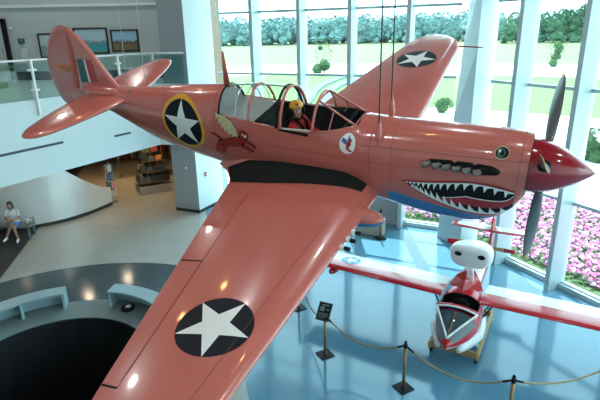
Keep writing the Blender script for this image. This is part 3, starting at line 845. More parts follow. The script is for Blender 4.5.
for sg in (1, -1):
    b = MB(); b.tube([(s, sg * (side_y(s, zsill(s)) - .012), zsill(s)) for s in np.linspace(4.40, 5.64, 12)], .016, 8); b.build('canopy_rail', M['pink'], plane, smooth=True)
    b = MB(); b.tube([(s, sg * (side_y(s, zsill(s)) - .015), zsill(s) + .01) for s in np.linspace(3.90, 4.42, 8)], .018, 8); b.build('cockpit_edge', M['pale_rail'], plane, smooth=True)
    d = decal('canopy_slot', [([[(4.47, .265), (3.93, .235), (3.93, .285), (4.47, .30)]], M['black'])], fmap, plane, .08, (sg,))
b = MB(); b.tube([(s, 0, sec(s)[1] + .002) for s in np.linspace(4.43, 5.66, 10)], .012, 6); b.build('canopy_spine', M['pale_rail'], plane)
# windscreen
hoop(3.87, .022, M['pink'], 'windscreen_hoop', lean=-.06)
Tt = Vector((3.84, .20, .72)); Bt = Vector((3.25, .24, .395))
for sg in (1, -1):
    t = Vector((Tt.x, Tt.y * sg, Tt.z)); q = Vector((Bt.x, Bt.y * sg, Bt.z))
    b = MB(); b.tube([t, q], .017, 8); b.build('windscreen_post', M['pink'], plane, smooth=True)
    s_ = Vector((3.87, side_y(3.87, .335) * sg, .335))
    m_ = [Vector((s, side_y(s, zsill(s)) * sg * .995, zsill(s))) for s in np.linspace(3.2, 3.87, 6)]
    b = MB(); b.tube(m_, .014, 8); b.build('windscreen_base', M['pink'], plane, smooth=True)
    b = MB(); hp = [Vector((p[0], p[1], p[2])) for p in sec_curve(3.87, .335, 20, lean=-.06)]
    hp = [p for p in hp if p.y * sg > .19]; hp.sort(key=lambda p: p.z)
    pa = [t.lerp(q, 1 - i / 6) for i in range(7)]
    # side glass between post and sill/hoop
    edge = [m_[0].lerp(m_[-1], i / 3) for i in range(4)]
    poly = [q] + m_[1:] + hp[1:] + [t]
    b.add(poly, [tuple(range(len(poly)))]); b.build('windscreen_side_glass', M['canopy'], plane)
    b = MB(); b.tube([t.lerp(q, .42), m_[3]], .010, 6); b.build('windscreen_brace', M['pink'], plane)
b = MB(); b.add([(Tt.x, -Tt.y, Tt.z), (Tt.x, Tt.y, Tt.z), (Bt.x, Bt.y, Bt.z), (Bt.x, -Bt.y, Bt.z)], [(0, 1, 2, 3)]); b.build('windscreen_front_glass', M['canopy'], plane)
b = MB(); b.tube([(Tt.x, -Tt.y, Tt.z), (Tt.x, Tt.y, Tt.z)], .018, 8); b.build('windscreen_crossbar', M['pink'], plane, smooth=True)
b = MB(); b.tube([(Bt.x, -Bt.y, Bt.z), (Bt.x, Bt.y, Bt.z)], .014, 8); b.build('windscreen_crossbar', M['pink'], plane, smooth=True)
# cockpit fittings
b = MB(); b.box((3.42, 0, .13), (.05, .78, .46)); b.build('instrument_panel', M['black'], plane, bevel=.02)
b = MB(); b.box((4.72, 0, -.02), (.06, .46, .62), Matrix.Rotation(.12, 3, 'Y')); b.box((4.5, 0, -.36), (.46, .46, .08)); b.build('seat', M['dark_int'], plane, bevel=.02)
b = MB(); b.tube([(3.5, 0, .35), (3.5, 0, .50)], .02, 8); b.tube([(3.5, -.07, .50), (3.5, .07, .50)], .015, 8); b.build('gun_sight', M['black'], plane)
# antenna mast and hoist fairings
b = MB(); b.loft([[(5.66 + a * math.cos(2 * PI * k / 12), .028 * math.sin(2 * PI * k / 12) * a / .07, .70)for k in range(12)] if i == 0 else [(5.62 + a * math.cos(2 * PI * k / 12), .012 * math.sin(2 * PI * k / 12), 1.31) for k in range(12)] for i, a in enumerate((.07, .022))]); b.build('antenna_mast', M['pink'], plane, smooth=True)
for nm, p in (('hoist_fitting', (2.83, .37, .35)), ('hoist_fitting', (2.86, -.30, .45))):
    b = MB(); b.lathe([(.004, -.20), (.035, -.10), (.055, 0), (.04, .10), (.012, .22)], 14); o = b.build(nm, M['pink'], plane, smooth=True)
    o.location = p; o.rotation_euler = PL.to_3x3().inverted().to_euler()

# cables from the roof
def W(s, y, z): return PL @ Vector((s, y, z))
for i, (p, lab) in enumerate((((2.83, .35, .60), 'nearer steel cable holding the pink airplane nose from the roof'), ((2.86, -.30, .68), 'steel cable behind the nearer one on the far side of the nose'), ((7.9, .16, .40), 'thin left cable holding the pink tail from the roof'), ((7.75, -.16, .40), 'thin right cable holding the pink tail from the roof'))):
    a = W(*p); b = MB(); b.tube([(0, 0, -.06), (0, 0, 12 - a.z)], .011 if i < 2 else .006, 8)
    tag(b.build('suspension_cable', M['blade'] if i < 2 else M['col'], smooth=True, loc=a), lab, 'cable', 'suspension cables')
# ------------------------------------------------------------------ little red and white amphibian on a wooden dolly
AM = empty('amphibian_airplane', (2.90, 8.53, .03), math.radians(59.5), 'small red and white amphibian airplane with engine pod on a wooden dolly', 'airplane')
def HS(s):
    T_ = np.array([(-.24, .66, .55, .03), (-.1, .74, .47, .15), (.1, .84, .39, .27), (.3, .93, .34, .36), (.55, 1.03, .30, .43), (.8, 1.14, .28, .46), (1.05, 1.24, .28, .45), (1.4, 1.26, .28, .38), (1.9, .98, .36, .22), (2.6, .90, .50, .14), (3.4, .88, .62, .095), (4.45, .90, .70, .06)])
    return [float(np.interp(s, T_[:, 0], T_[:, k])) for k in (1, 2, 3)]
b = MB(); rr = []
hs = [-.24, -.2, -.14, -.06, .05, .18, .28, .4, .5, .54, .541, .62, .75, .88, .941, .942, 1.05, 1.2, 1.4, 1.65, 1.9, 2.2, 2.6, 3, 3.4, 3.9, 4.45]
def hring(s):
    zt, zb, w = HS(s); zc = zb + (zt - zb) * .52; half = []
    cock = .541 <= s <= .941
    for k in range(11):                      # keel to gunwale
        f = k / 10; y = w * min(1, f * 1.25) ** .8; z = zb + (zc - zb) * (f ** 1.4); half.append((y, z))
    for k in range(1, 11):
        ph = PI / 2 * k / 10; y = w * math.cos(ph) ** .75; z = zc + (zt - zc) * math.sin(ph) ** .9
        half.append((y if k < 10 else 0, z))
    if cock:
        zs = half[14][1]; ys = half[14][0]
        half[15:] = [(ys - .01, zs), (ys - .03, zs - .05), (ys - .05, zs - .25), (.12, zs - .35), (.06, zs - .35), (0, zs - .35)]
    return [(s, y, z) for y, z in half] + [(s, -y, z) for y, z in reversed(half[1:20])]
rr = [hring(s) for s in hs]; NH = len(rr[0])
def hm(i, j):
    jj = j if j < 20 else NH - 1 - j
    if .53 < hs[i] < .942 and jj >= 15: return 2
    if hs[i] < .5 and hs[i] > -.2 and jj >= 12: return 3
    if jj < 8: return 1
    return 0 if hs[i] < 1.7 else (1 if jj > 14 else 0)
b.loft(rr, mfun=hm); hull = b.build('hull', [M['red'], M['gelwhite'], M['black'], M['amphint']], AM, smooth=True); hull.data.set_sharp_from_angle(angle=math.radians(50))
# bubble windscreen with a white V frame
def wsp(u, v):   # u 0 nose .. 1 rear; v -1..1
    A0 = Vector((-.17, 0, .745)); R0 = Vector((.52, .41 * v, 1.0 + .075 * (1 - v * v)))
    return A0.lerp(R0, u) + Vector((0, 0, .02 + .10 * u * (1 - u) * (1 - .6 * v * v)))
b = MB(); b.loft([[tuple(wsp(i / 10, -1 + 2 * j / 14)) for j in range(15)] for i in range(11)], closed=False, caps=False)
b.build('windscreen', M['smoke'], AM, smooth=True)
b = MB(); loop = [wsp(i / 10, -1) for i in range(11)][::-1] + [wsp(i / 10, 1) for i in range(11)] + [wsp(1, 1 - 2 * j / 14) for j in range(1, 15)]
b.tube(loop + [loop[0]], .022, 8); b.build('windscreen_frame', M['gelwhite'], AM, smooth=True)
b = MB(); b.tube([wsp(i / 10, 0) - Vector((0, 0, .03 + .04 * i / 10)) for i in range(1, 10)], .025, 8); b.build('nose_keel', M['wood'], AM, smooth=True)
b = MB(); b.tube([wsp(1.02, 1 - 2 * j / 14) + Vector((.035, 0, -.005)) for j in range(15)], .035, 8); b.build('cockpit_coaming', M['red'], AM, smooth=True)
b = MB(); b.ellipsoid((.90, 0, .92), (.06, .20, .20), 16, 10); b.box((.74, 0, .66), (.32, .40, .06)); b.build('seat', M['black'], AM, smooth=True)
# pylon: red wedge in front, white behind
b = MB(); b.loft([[(1.24, 0, z0), (1.40, w_ * .8, z1), (2.0, w2, z1), (2.15, 0, z1), (2.0, -w2, z1), (1.25, -w_, z1)] for z0, z1, w_, w2 in ((1.04, 1.0, .25, .12), (1.3, 1.3, .17, .10), (1.62, 1.62, .10, .09))]); b.build('pylon', M['gelwhite'], AM)
b = MB(); b.loft([[(s0, 0, z), (s0 + .30, -w_, z - .01), (s0 + .34, 0, z - .01), (s0 + .30, w_, z - .01)] for s0, z, w_ in ((.98, 1.20, .36), (1.10, 1.38, .25), (1.28, 1.62, .02))]); b.build('pylon_front', M['red'], AM)
# engine pod with two dark inlets
b = MB(); rr = []
PZ = .02
for s, w_, zt, zb in ((1.36, .30, 2.00, 1.70), (1.375, .40, 2.06, 1.64), (1.42, .47, 2.10, 1.59), (1.54, .51, 2.12, 1.56), (1.72, .49, 2.10, 1.57), (1.92, .42, 2.06, 1.60), (2.15, .28, 1.98, 1.64), (2.40, .12, 1.88, 1.70)):
    zc = (zt + zb) / 2 - PZ; h = (zt - zb) / 2 * .92; w_ *= .89
    rr.append([(s, w_ * (1 - .24 * max(0, -math.sin(2 * PI * k / 32))) * math.copysign(abs(math.cos(2 * PI * k / 32)) ** .45, math.cos(2 * PI * k / 32)), zc + h * math.copysign(abs(math.sin(2 * PI * k / 32)) ** .58, math.sin(2 * PI * k / 32))) for k in range(32)])
b.loft(rr); b.build('engine_pod', M['gelwhite'], AM, smooth=True)
for sg in (1, -1):
    b = MB(); b.ellipsoid((1.375, .24 * sg, 1.90), (.05, .082, .056), 16, 8); b.build('engine_inlet', M['black'], AM, smooth=True)
b = MB()
b.lathe([(.003, 2.72), (.06, 2.62), (.08, 2.48)], 16, (0, 0, 1.66), 'X'); b.build('propeller_hub', M['red'], AM, smooth=True)
M['propwood'] = mat('varnished propeller wood', (.50, .24, .05), .35, coat=.4)
for sg in (1, -1):
    b = MB(); pts = [(2.54, sg * (.04 + .72 * i / 12), 1.66) for i in range(13)]; rr = []
    for i, p in enumerate(pts):
        u = i / 12; ch = .05 + .045 * math.sin(PI * min(1, u * .9 + .1)); tw = math.radians(60 - 40 * u) * sg
        rr.append([(p[0] + ch * math.sin(tw) * math.cos(a) + .012 * math.sin(a), p[1], p[2] + ch * math.cos(tw) * math.cos(a)) for a in [2 * PI * k / 10 for k in range(10)]])
    b.loft(rr, mfun=lambda i, j: 1 if i >= 8 else 0); b.build('propeller_blade', [M['propwood'], M['red']], AM, smooth=True)
# wings
def wring(y, sg):
    ch = .95 - .06 * y / 3.9; le = .80 + .02 * y; z = 1.12 + .004 * y; n = 12; r = []
    fade = 1 if y < 3.75 else .5
    for i in range(n):
        c = .5 * (1 + math.cos(PI * i / (n - 1))); r.append((le + ch * c, sg * y, z + .20 * ch * foil(c) * .7 * fade))
    for i in range(1, n - 1):
        c = .5 * (1 - math.cos(PI * i / (n - 1))); r.append((le + ch * c, sg * y, z - .20 * ch * foil(c) * .6 * fade))
    return r
for sg in (1, -1):
    b = MB(); b.loft([wring(y, sg) for y in (.40, .7, 1, 1.6, 2.2, 2.8, 3.3, 3.7, 3.85, 3.92)], mfun=lambda i, j: 1 if (6 <= j <= 17 or i >= 8) else 0)
    wg = b.build('wing', [M['gelwhite'], M['red']], AM, smooth=True); wg.data.set_sharp_from_angle(angle=math.radians(60))
    amap = lambda s, y, off: Vector((s, sg * y, 1.12 + .004 * y + .20 * (.95 - .06 * y / 3.9) * foil((s - (.80 + .02 * y)) / (.95 - .06 * y / 3.9)) * .7 + off))
    if sg == 1:
        decal('wing_emblem', [([circle(1.36, 2.74, .23, .23, 28)], M['skyblue']), ([star(1.36, 2.74, .21, PI)], M['gelwhite'])], amap, AM, .08)['label'] = 'light blue disc with a white star'
    b = MB(); b.loft([[(s, sg * (3.05 + r * math.cos(a)), 1.02 + r * 1.1 * math.sin(a)) for a in [2 * PI * k / 14 for k in range(14)]] for s, r in ((.80, .01), (.86, .06), (1.0, .095), (1.2, .10), (1.4, .07), (1.6, .01))]); b.build('tip_float', M['red'], AM, smooth=True)
    b = MB(); b.tube([(1.05, sg * .37, .55), (1.08, sg * .66, 1.10)], .016, 8); b.tube([(1.35, sg * .33, .55), (1.30, sg * .66, 1.10)], .012, 8); b.build('wing_strut', M['black'], AM)
    # white boat sponson
    b = MB(); rr = []
    for i in range(13):
        u = i / 12; s = .0 + 1.4 * u; r = math.sin(PI * (.06 + .90 * u)) ** .6
        rr.append([(s, sg * (.42 * min(1, .50 + u) + .13 * r * math.cos(a)), .44 + .15 * r * math.sin(a) + .05 * u) for a in [2 * PI * k / 14 for k in range(14)]])
    b.loft(rr); b.build('sponson', M['gelwhite'], AM, smooth=True)
# tail
b = MB(); rr = []
b2 = MB()
for sg in (1, -1):
    b = MB(); rr = []
    for y in (.0, .3, .6, .9, 1.0, 1.04):
        ch = .50 - .10 * y; z = 1.48 + .02 * y; le = 4.0 + .05 * y; n = 8; r = []
        for i in range(n):
            c = .5 * (1 + math.cos(PI * i / (n - 1))); r.append((le + ch * c, sg * y, z + .05 * foil(c)))
        for i in range(1, n - 1):
            c = .5 * (1 - math.cos(PI * i / (n - 1))); r.append((le + ch * c, sg * y, z - .05 * foil(c)))
        rr.append(r)
    b.loft(rr, mfun=lambda i, j: 1 if (5 <= j or i >= 3) else 0); b.build('tailplane', [M['gelwhite'], M['red']], AM, smooth=True)
finq = [(3.75, .86), (3.95, 1.2), (4.12, 1.86), (4.28, 1.92), (4.50, 1.90), (4.52, 1.3), (4.48, .80), (4.2, .72)]
slab('fin', finq, .03, M['red'], AM)

# dolly
DL = empty('wooden_dolly', (3.05, 8.72, 0), math.atan2(.87, .49), 'plywood cart with casters carrying the small red amphibian', 'cart')
for y in (.48, -.48):
    b = MB(); b.box((1.05, y, .20), (1.95, .06, .14)); b.build('side_beam', M['wood'], DL, bevel=.006)
for s in (.16, .95, 1.95):
    b = MB(); b.box((s, 0, .20), (.06, .90, .14)); b.build('cross_beam', M['wood'], DL, bevel=.006)
for s in (.4, 1.4):
    b = MB(); b.box((s, 0, .29), (.22, .5, .05)); b.build('cradle', M['wood'], DL, bevel=.006)
for s in (.18, 1.92):
    for y in (.46, -.46):
        b = MB(); b.lathe([(.03, -.022), (.065, -.02), (.068, 0), (.065, .02), (.03, .022)], 16, (s, y, .068), 'Y'); b.box((s, y, .115), (.09, .075, .015)); b.box((s, y + .032, .085), (.05, .008, .07)); b.box((s, y - .032, .085), (.05, .008, .07)); b.build('caster', M['black'], DL)

# ------------------------------------------------------------------ rope barrier
def stanchion(loc, label):
    o = empty('rope_post', loc, .5, label, 'barrier post', 'rope barrier posts')
    b = MB(); b.box((0, 0, .012), (.30, .30, .024)); b.build('base_plate', M['black'], o, bevel=.004)
    b = MB(); b.tube([(0, 0, .02), (0, 0, .95)], .030, 14); b.build('post', M['brass'], o, smooth=True)
    b = MB(); b.lathe([(.034, .90), (.040, .91), (.040, .985), (.030, .99), (.018, 1.0), (.03, 1.02), (.022, 1.045), (.004, 1.055)], 16); b.build('cap', M['black'], o, smooth=True)
    return o
posts_ = [((-.08, 10.95, 0), 'rope post partly behind the pink wing edge, farthest left of the row'), ((.47, 9.03, 0), 'rope post with the tilted information sign beside the pink wing'), ((1.91, 7.94, 0), 'rope post in the middle of the row at bottom center'), ((3.50, 6.92, 0), 'rope post cut by the lower photo edge in front of the amphibian'), ((5.85, 7.55, 0), 'rope post beyond the right photo edge'), ((2.62, 15.25, 0), 'far rope post by the window seen between pink wing and nose')]
for p, l in posts_: stanchion(p, l)
def rope(a, c, sag, label):
    a = Vector(a) + Vector((0, 0, .93)); c = Vector(c) + Vector((0, 0, .93)); d = (c - a).normalized(); a = a + d * .04; c = c - d * .04
    o = empty('barrier_rope', a, 0, label, 'rope', 'barrier ropes')
    pts = [(a.lerp(c, i / 30) - Vector((0, 0, 4 * sag * (i / 30) * (1 - i / 30)))) - a for i in range(31)]
    b = MB(); b.tube(pts[1:-1], .0165, 8); b.build('rope_strand', M['ropegold'], o, smooth=True)
    for q0, q1 in ((pts[0], pts[2]), (pts[-1], pts[-3])):
        b = MB(); b.tube([q0, q1], .021, 8); b.build('end_clip', M['black'], o, smooth=True)
for i, (s, l) in enumerate(((.35, 'tan rope from behind the pink wing to the sign post'), (.30, 'tan rope between the sign post and the middle post'), (.30, 'tan rope hanging in front of the amphibian between two posts'), (.26, 'tan rope running off to the right photo edge'))):
    rope(posts_[i][0], posts_[i + 1][0], s, l)
# sign on the second post
sg_ = empty('information_sign', (.45, 8.96, 1.02), -.45, 'small black tilted information sign on a rope post beside the wing', 'sign')
Rs = Matrix.Rotation(math.radians(48), 3, 'X')
b = MB(); b.box((0, 0, .07), (.29, .38, .02), Rs); b.build('board', M['black'], sg_, bevel=.004)
b = MB(); M['signgrey'] = mat('sign print', (.20, .24, .25), .5)
for fx, fy, w_, h_ in ((0, .13, .16, .03), (-.05, .05, .10, .09), (.07, .06, .07, .012), (.07, .03, .07, .012), (0, -.04, .2, .012), (0, -.07, .2, .012), (0, -.10, .2, .012), (-.03, -.13, .14, .012)):
    b.box(Vector((0, 0, .07)) + Rs @ Vector((fx, fy, .0105)), (w_, h_, .002), Rs)
for fx, fy, w_, h_ in ((0, .176, .262, .006), (0, -.176, .262, .006), (.131, 0, .006, .35), (-.131, 0, .006, .35)): b.box(Vector((0, 0, .07)) + Rs @ Vector((fx, fy, .011)), (w_, h_, .002), Rs)
b.build('print', M['signgrey'], sg_)

# low beige cabinet by the far window
cbn = empty('low_cabinet', (2.35, 15.72, 0), math.atan2(LD.y, LD.x), 'low beige cabinet by the far window behind a rope post', 'cabinet')
M['beige'] = mat('beige laminate', (.40, .38, .30), .5)
b = MB(); b.box((0, 0, .27), (.95, .40, .50)); b.build('body', M['beige'], cbn, bevel=.01)
b = MB(); b.box((0, 0, .535), (1.0, .46, .03)); b.build('top', M['chrome'], cbn, bevel=.004)

# ------------------------------------------------------------------ curved benches round the well
M['bench'] = mat('blue grey bench laminate', (.30, .42, .45), .4, coat=.2)
def arc_bench(a0, a1, label, divs):
    am = math.radians((a0 + a1) / 2); o = empty('curved_bench', (PIT.x + 2.6 * math.cos(am), PIT.y + 2.6 * math.sin(am), 0), 0, label, 'bench', 'curved benches around the dark well')
    def sector(r0, r1, z0, z1, b0, b1, n):
        rs = []
        for i in range(n + 1):
            a = math.radians(b0 + (b1 - b0) * i / n); c, s = math.cos(a), math.sin(a)
            rs.append([(PIT.x + r * c - o.location.x, PIT.y + r * s - o.location.y, z) for r, z in ((r0, z0), (r1, z0), (r1, z1), (r0, z1))])
        return MB().loft(rs)
    sector(2.42, 2.84, .40, .45, a0, a1, 28).build('seat', M['bench'], o)
    sector(2.80, 2.84, .0, .40, a0, a1, 28).build('back_panel', M['bench'], o)
    for d in divs:
        sector(2.44, 2.80, 0, .40, d - .7, d + .7, 2).build('support', M['bench'], o)
arc_bench(106.5, 178, 'curved blue grey bench left of the gap around the dark well', (107.3, 129, 152, 177))
arc_bench(38, 81.3, 'curved blue grey bench partly behind the pink wing tip', (80.5, 39))
rb = empty('floor_device', (-4.36, 11.05, 0), 0, 'round black device with pale top on the floor inside the right curved bench', 'device')
b = MB(); b.lathe([(.14, 0), (.17, .03), (.165, .07), (.11, .10), (.004, .11)], 28); b.build('body', M['black'], rb, smooth=True)
b = MB(); b.lathe([(.075, .098), (.07, .112), (.004, .116)], 20, (.02, -.02, 0)); b.build('lid', M['cyanwhite'], rb, smooth=True)

# ------------------------------------------------------------------ mezzanine wall pictures, sign, door, table
def picture(x0, x1, z0, z1, label, sky, sea, land, dark):
    o = empty('framed_painting', ((x0 + x1) / 2, 20.97, (z0 + z1) / 2), 0, label, 'painting', 'paintings on the mezzanine wall')
    w, h = x1 - x0, z1 - z0; b = MB(); t = .06
    for c, d in (((0, -.02, h / 2 - t / 2), (w, .05, t)), ((0, -.02, -h / 2 + t / 2), (w, .05, t)), ((w / 2 - t / 2, -.02, 0), (t, .05, h)), ((-w / 2 + t / 2, -.02, 0), (t, .05, h))): b.box(c, d)
    b.build('frame', M['frame_dark'], o)
    m = bpy.data.materials.new('painted canvas'); m.use_nodes = True; nt = m.node_tree; L = nt.links; bs = nt.nodes['Principled BSDF']; bs.inputs['Roughness'].default_value = .4
    tc = nt.nodes.new('ShaderNodeTexCoord'); sp = nt.nodes.new('ShaderNodeSeparateXYZ'); L.new(tc.outputs['Object'], sp.inputs[0])
    nz = nt.nodes.new('ShaderNodeTexNoise'); nz.inputs['Scale'].default_value = 5; nz.inputs['Detail'].default_value = 4; L.new(tc.outputs['Object'], nz.inputs['Vector'])
    ma = nt.nodes.new('ShaderNodeMath'); ma.operation = 'MULTIPLY_ADD'; L.new(nz.outputs['Fac'], ma.inputs[0]); ma.inputs[1].default_value = .35; ma.inputs[2].default_value = -.17
    ad = nt.nodes.new('ShaderNodeMath'); L.new(sp.outputs[2], ad.inputs[0]); L.new(ma.outputs[0], ad.inputs[1])
    mr = nt.nodes.new('ShaderNodeMapRange'); mr.inputs[1].default_value = -h / 2; mr.inputs[2].default_value = h / 2; L.new(ad.outputs[0], mr.inputs[0])
    cr_ = nt.nodes.new('ShaderNodeValToRGB'); e = cr_.color_ramp.elements; e[0].position = 0; e[0].color = (*land, 1); e[1].position = 1; e[1].color = (*sky, 1)
    for p, c in ((.28, sea), (.45, dark), (.55, sky)): q = e.new(p); q.color = (*c, 1)
    L.new(mr.outputs[0], cr_.inputs[0]); L.new(cr_.outputs[0], bs.inputs['Base Color'])
    b = MB(); b.box((0, -.005, 0), (w - 2 * t, .02, h - 2 * t)); b.build('canvas', m, o)
    return o
M['frame_dark'] = mat('dark picture frame', (.02, .015, .012), .4)
picture(-8.87, -7.52, 5.84, 6.84, 'framed airplane painting in blue and green right behind the pink tail fin', (.35, .50, .58), (.02, .28, .36), (.10, .32, .22), (.12, .22, .26))
picture(-7.40, -6.30, 5.90, 6.75, 'framed landscape painting rightmost on the mezzanine wall', (.28, .48, .62), (.20, .14, .06), (.10, .13, .07), (.09, .08, .06))
picture(-10.3, -9.3, 5.70, 6.66, 'framed painting mostly hidden left of the pink tail fin', (.40, .52, .55), (.20, .30, .32), (.22, .28, .25), (.2, .26, .26))
sn = empty('wall_sign', (-10.98, 20.97, 6.38), 0, 'small dark teal sign on the mezzanine wall beside the door', 'sign')
b = MB(); b.box((0, -.01, 0), (.26, .025, .2)); b.build('plate', M['teal'], sn); b = MB(); b.box((0, -.025, .03), (.16, .006, .03)); b.box((0, -.025, -.03), (.12, .006, .02)); b.build('print', M['signgrey'], sn)
b = MB(); b.box((0, -.01, 0), (.30, .02, .38)); tag(b.build('notice_board', M['col'], loc=(-10.92, 20.97, 5.92)), 'pale notice plate under the teal sign on the mezzanine wall', 'notice')
b = MB(); b.box((0, -.02, 0), (.12, .04, .10)); tag(b.build('thermostat', M['cyanwhite'], loc=(-11.3, 20.98, 6.88), bevel=.01), 'small white box high on the wall right of the mezzanine door', 'thermostat')
dr = struct(empty('door_1', (-12.25, 20.9, 4.86)))
b = MB()
for x in (-.72, .72): b.box((x, 0, 1.15), (.14, .16, 2.3))
b.box((0, 0, 2.3), (1.58, .16, .14)); b.build('door_frame', M['black'], dr)
b = MB(); b.box((0, .02, 1.12), (1.3, .04, 2.2)); b.build('door_leaf', M['greywall'], dr)
b = MB(); b.tube([(.5, -.06, .95), (.5, -.06, 1.25)], .015, 8); b.build('door_handle', M['chrome'], dr)
def table(loc, label):
    o = empty('round_table', loc, 0, label, 'table')
    b = MB(); b.lathe([(.004, .70), (.44, .70), (.46, .72), (.44, .74), (.004, .74)], 32); b.build('tabletop', M['black'], o)
    b = MB(); b.tube([(0, 0, .03), (0, 0, .7)], .035, 12); b.build('column', M['chrome'], o, smooth=True)
    b = MB(); b.lathe([(.28, 0), (.28, .02), (.05, .04), (.004, .045)], 28); b.build('base', M['chrome'], o, smooth=True)
table((-4.9, 19.9, 4.86), 'dark round table behind the glass railing beside the white column')
# display case with orange upright at the far left
dc = empty('display_case', (-10.9, 17.6, 4.86), .1, 'pale display case behind the glass railing at the far left', 'display case')
b = MB(); b.box((0, 0, .4), (1.5, .7, .8)); b.build('plinth', M['beige'], dc, bevel=.01)
b = MB(); b.box((0, 0, .82), (1.54, .74, .05)); b.build('top', M['greywall'], dc, bevel=.01)
b = MB(); b.lathe([(.004, 0), (.07, 0), (.07, .75), (.05, .85), (.025, .95), (.025, 1.0), (.004, 1.0)], 18); tag(b.build('orange_cylinder', M['orange'], smooth=True, loc=(-9.55, 15.25, 4.86)), 'orange upright cylinder behind the railing at the left photo edge', 'cylinder')

# white column fittings
q = A.lerp(D_, .32); nrm = Vector((D_.y - A.y, -(D_.x - A.x))).normalized()
al = empty('fire_alarm', (q.x, q.y, 1.42), math.atan2(nrm.y, nrm.x), 'small red alarm box on the white column face', 'alarm')
b = MB(); b.box((.02, 0, 0), (.05, .10, .16)); b.build('body', M['flagred'], al, bevel=.008); b = MB(); b.box((.048, 0, 0), (.012, .06, .03)); b.build('handle', M['white'], al)
q = A.lerp(Bq, .42); n2 = Vector((A.y - Bq.y, -(A.x - Bq.x))).normalized()
b = MB(); b.lathe([(.05, 0), (.05, .012), (.035, .03), (.004, .035)], 18, axis='X'); o = b.build('wall_button', M['white'], smooth=True, loc=(q.x, q.y, 1.75)); o.rotation_euler = (0, 0, math.atan2(n2.y, n2.x)); tag(o, 'small round white button on the shaded side of the white column', 'button')

# ------------------------------------------------------------------ gift shop under the mezzanine
for i, (x, y) in enumerate(((-6.3, 20.2), (-7.6, 23.0), (-5.4, 23.5), (-9.5, 22.5))):
    light('shop_downlight', 'SPOT', (x, y, 2.62), 120, (1.0, .62, .28), spot_size=2.3, spot_blend=.6, shadow_soft_size=.08)
du = empty('display_stand', (-6.45, 21.15, 0), math.radians(28), 'stepped shop display stand with grey base under the mezzanine', 'display stand')
b = MB(); b.box((0, 0, .18), (1.35, 1.0, .36)); b.build('base', mat('grey stand', (.30, .29, .26), .6), du, bevel=.01)
tiers = [(.50, 1.30, .90), (.95, 1.1, .72), (1.40, .9, .56), (1.80, .7, .4)]
for z, w_, d_ in tiers:
    b = MB(); b.box((0, 0, z), (w_, d_, .035)); b.build('shelf', M['shopwood'], du)
b = MB(); b.box((0, 0, 1.1), (.1, .1, 1.5)); b.build('post', M['shopwood'], du)
goods = [mat('goods %d' % i, c, .6) for i, c in enumerate([(.02, .03, .05), (.05, .08, .10), (.25, .04, .02), (.015, .015, .02), (.40, .16, .04), (.30, .32, .30), (.03, .06, .03)])]
words = ['near black', 'slate', 'dark red', 'black', 'orange', 'pale grey', 'dark green']
rnd = random.Random(3); Rz = Matrix.Rotation(math.radians(28), 3, 'Z'); meshes = {}
tn = ['bottom', 'second', 'third', 'top']
for ti, (z, w_, d_) in enumerate(tiers):
    n = 5 - ti
    for sd in (-1, 1):
        for k in range(n):
            x = -w_ / 2 + w_ * (k + .5) / n; y = sd * (d_ / 2 - .10); mi = rnd.choice((0, 1, 3, 3, 5, 2, 6, 4)) if ti else rnd.choice((0, 1, 3, 3))
            h = .16 + .14 * rnd.random(); b = MB(); ww = w_ / n * .78
            b.box((0, 0, h / 2), (ww, .14, h)); b.box((0, 0, h + .008), (ww * .7, .10, .016))
            p = Vector((-6.45, 21.15, 0)) + Rz @ Vector((x, y, z + .0185))
            o = b.build('souvenir_box', goods[mi], loc=p, bevel=.012); o.rotation_euler = (0, 0, math.radians(28))
            tag(o, '%s souvenir box, %s on the %s %s shelf of the stand' % (words[mi], ['leftmost', 'second from left', 'third from left', 'fourth from left', 'fifth from left'][k], 'front' if sd < 0 else 'rear', tn[ti]), 'souvenir box', 'souvenirs on the stepped display stand')
# garment rack behind
gr = empty('garment_rack', (-7.2, 23.6, 0), .1, 'garment rack with dark and red clothes at the back of the shop', 'rack')
b = MB()
for x in (-1.5, 1.5): b.tube([(x, 0, 0), (x, 0, 1.9)], .02, 8); b.box((x, 0, .02), (.06, .5, .04))
b.tube([(-1.5, 0, 1.88), (1.5, 0, 1.88)], .02, 8); b.build('frame', M['chrome'], gr)
for k in range(15):
    mi = [3, 2, 0, 4, 1, 2, 3, 6, 2, 0, 4, 3, 2, 1, 3][k]; x = -1.4 + 2.8 * k / 14
    b = MB(); rr = []
    for z, w_, t_ in ((1.84, .05, .02), (1.80, .2, .03), (1.72, .27, .045), (1.4, .24, .05), (1.0, .27, .06), (.98, .26, .02)):
        rr.append([(t_ * math.cos(a) + (.02 * math.sin(z * 9)), w_ * math.sin(a), z) for a in [2 * PI * i / 12 for i in range(12)]])
    b.loft(rr); p = Vector((-7.2, 23.6, 0)) + Matrix.Rotation(.1, 3, 'Z') @ Vector((x, 0, 0))
    o = b.build('hanging_shirt', goods[mi], smooth=True, loc=p); o.rotation_euler = (0, 0, .1)
    tag(o, '%s shirt hanging on the shop garment rack, number %d from its left end' % (words[mi], k + 1), 'shirt', 'shirts on the garment rack')
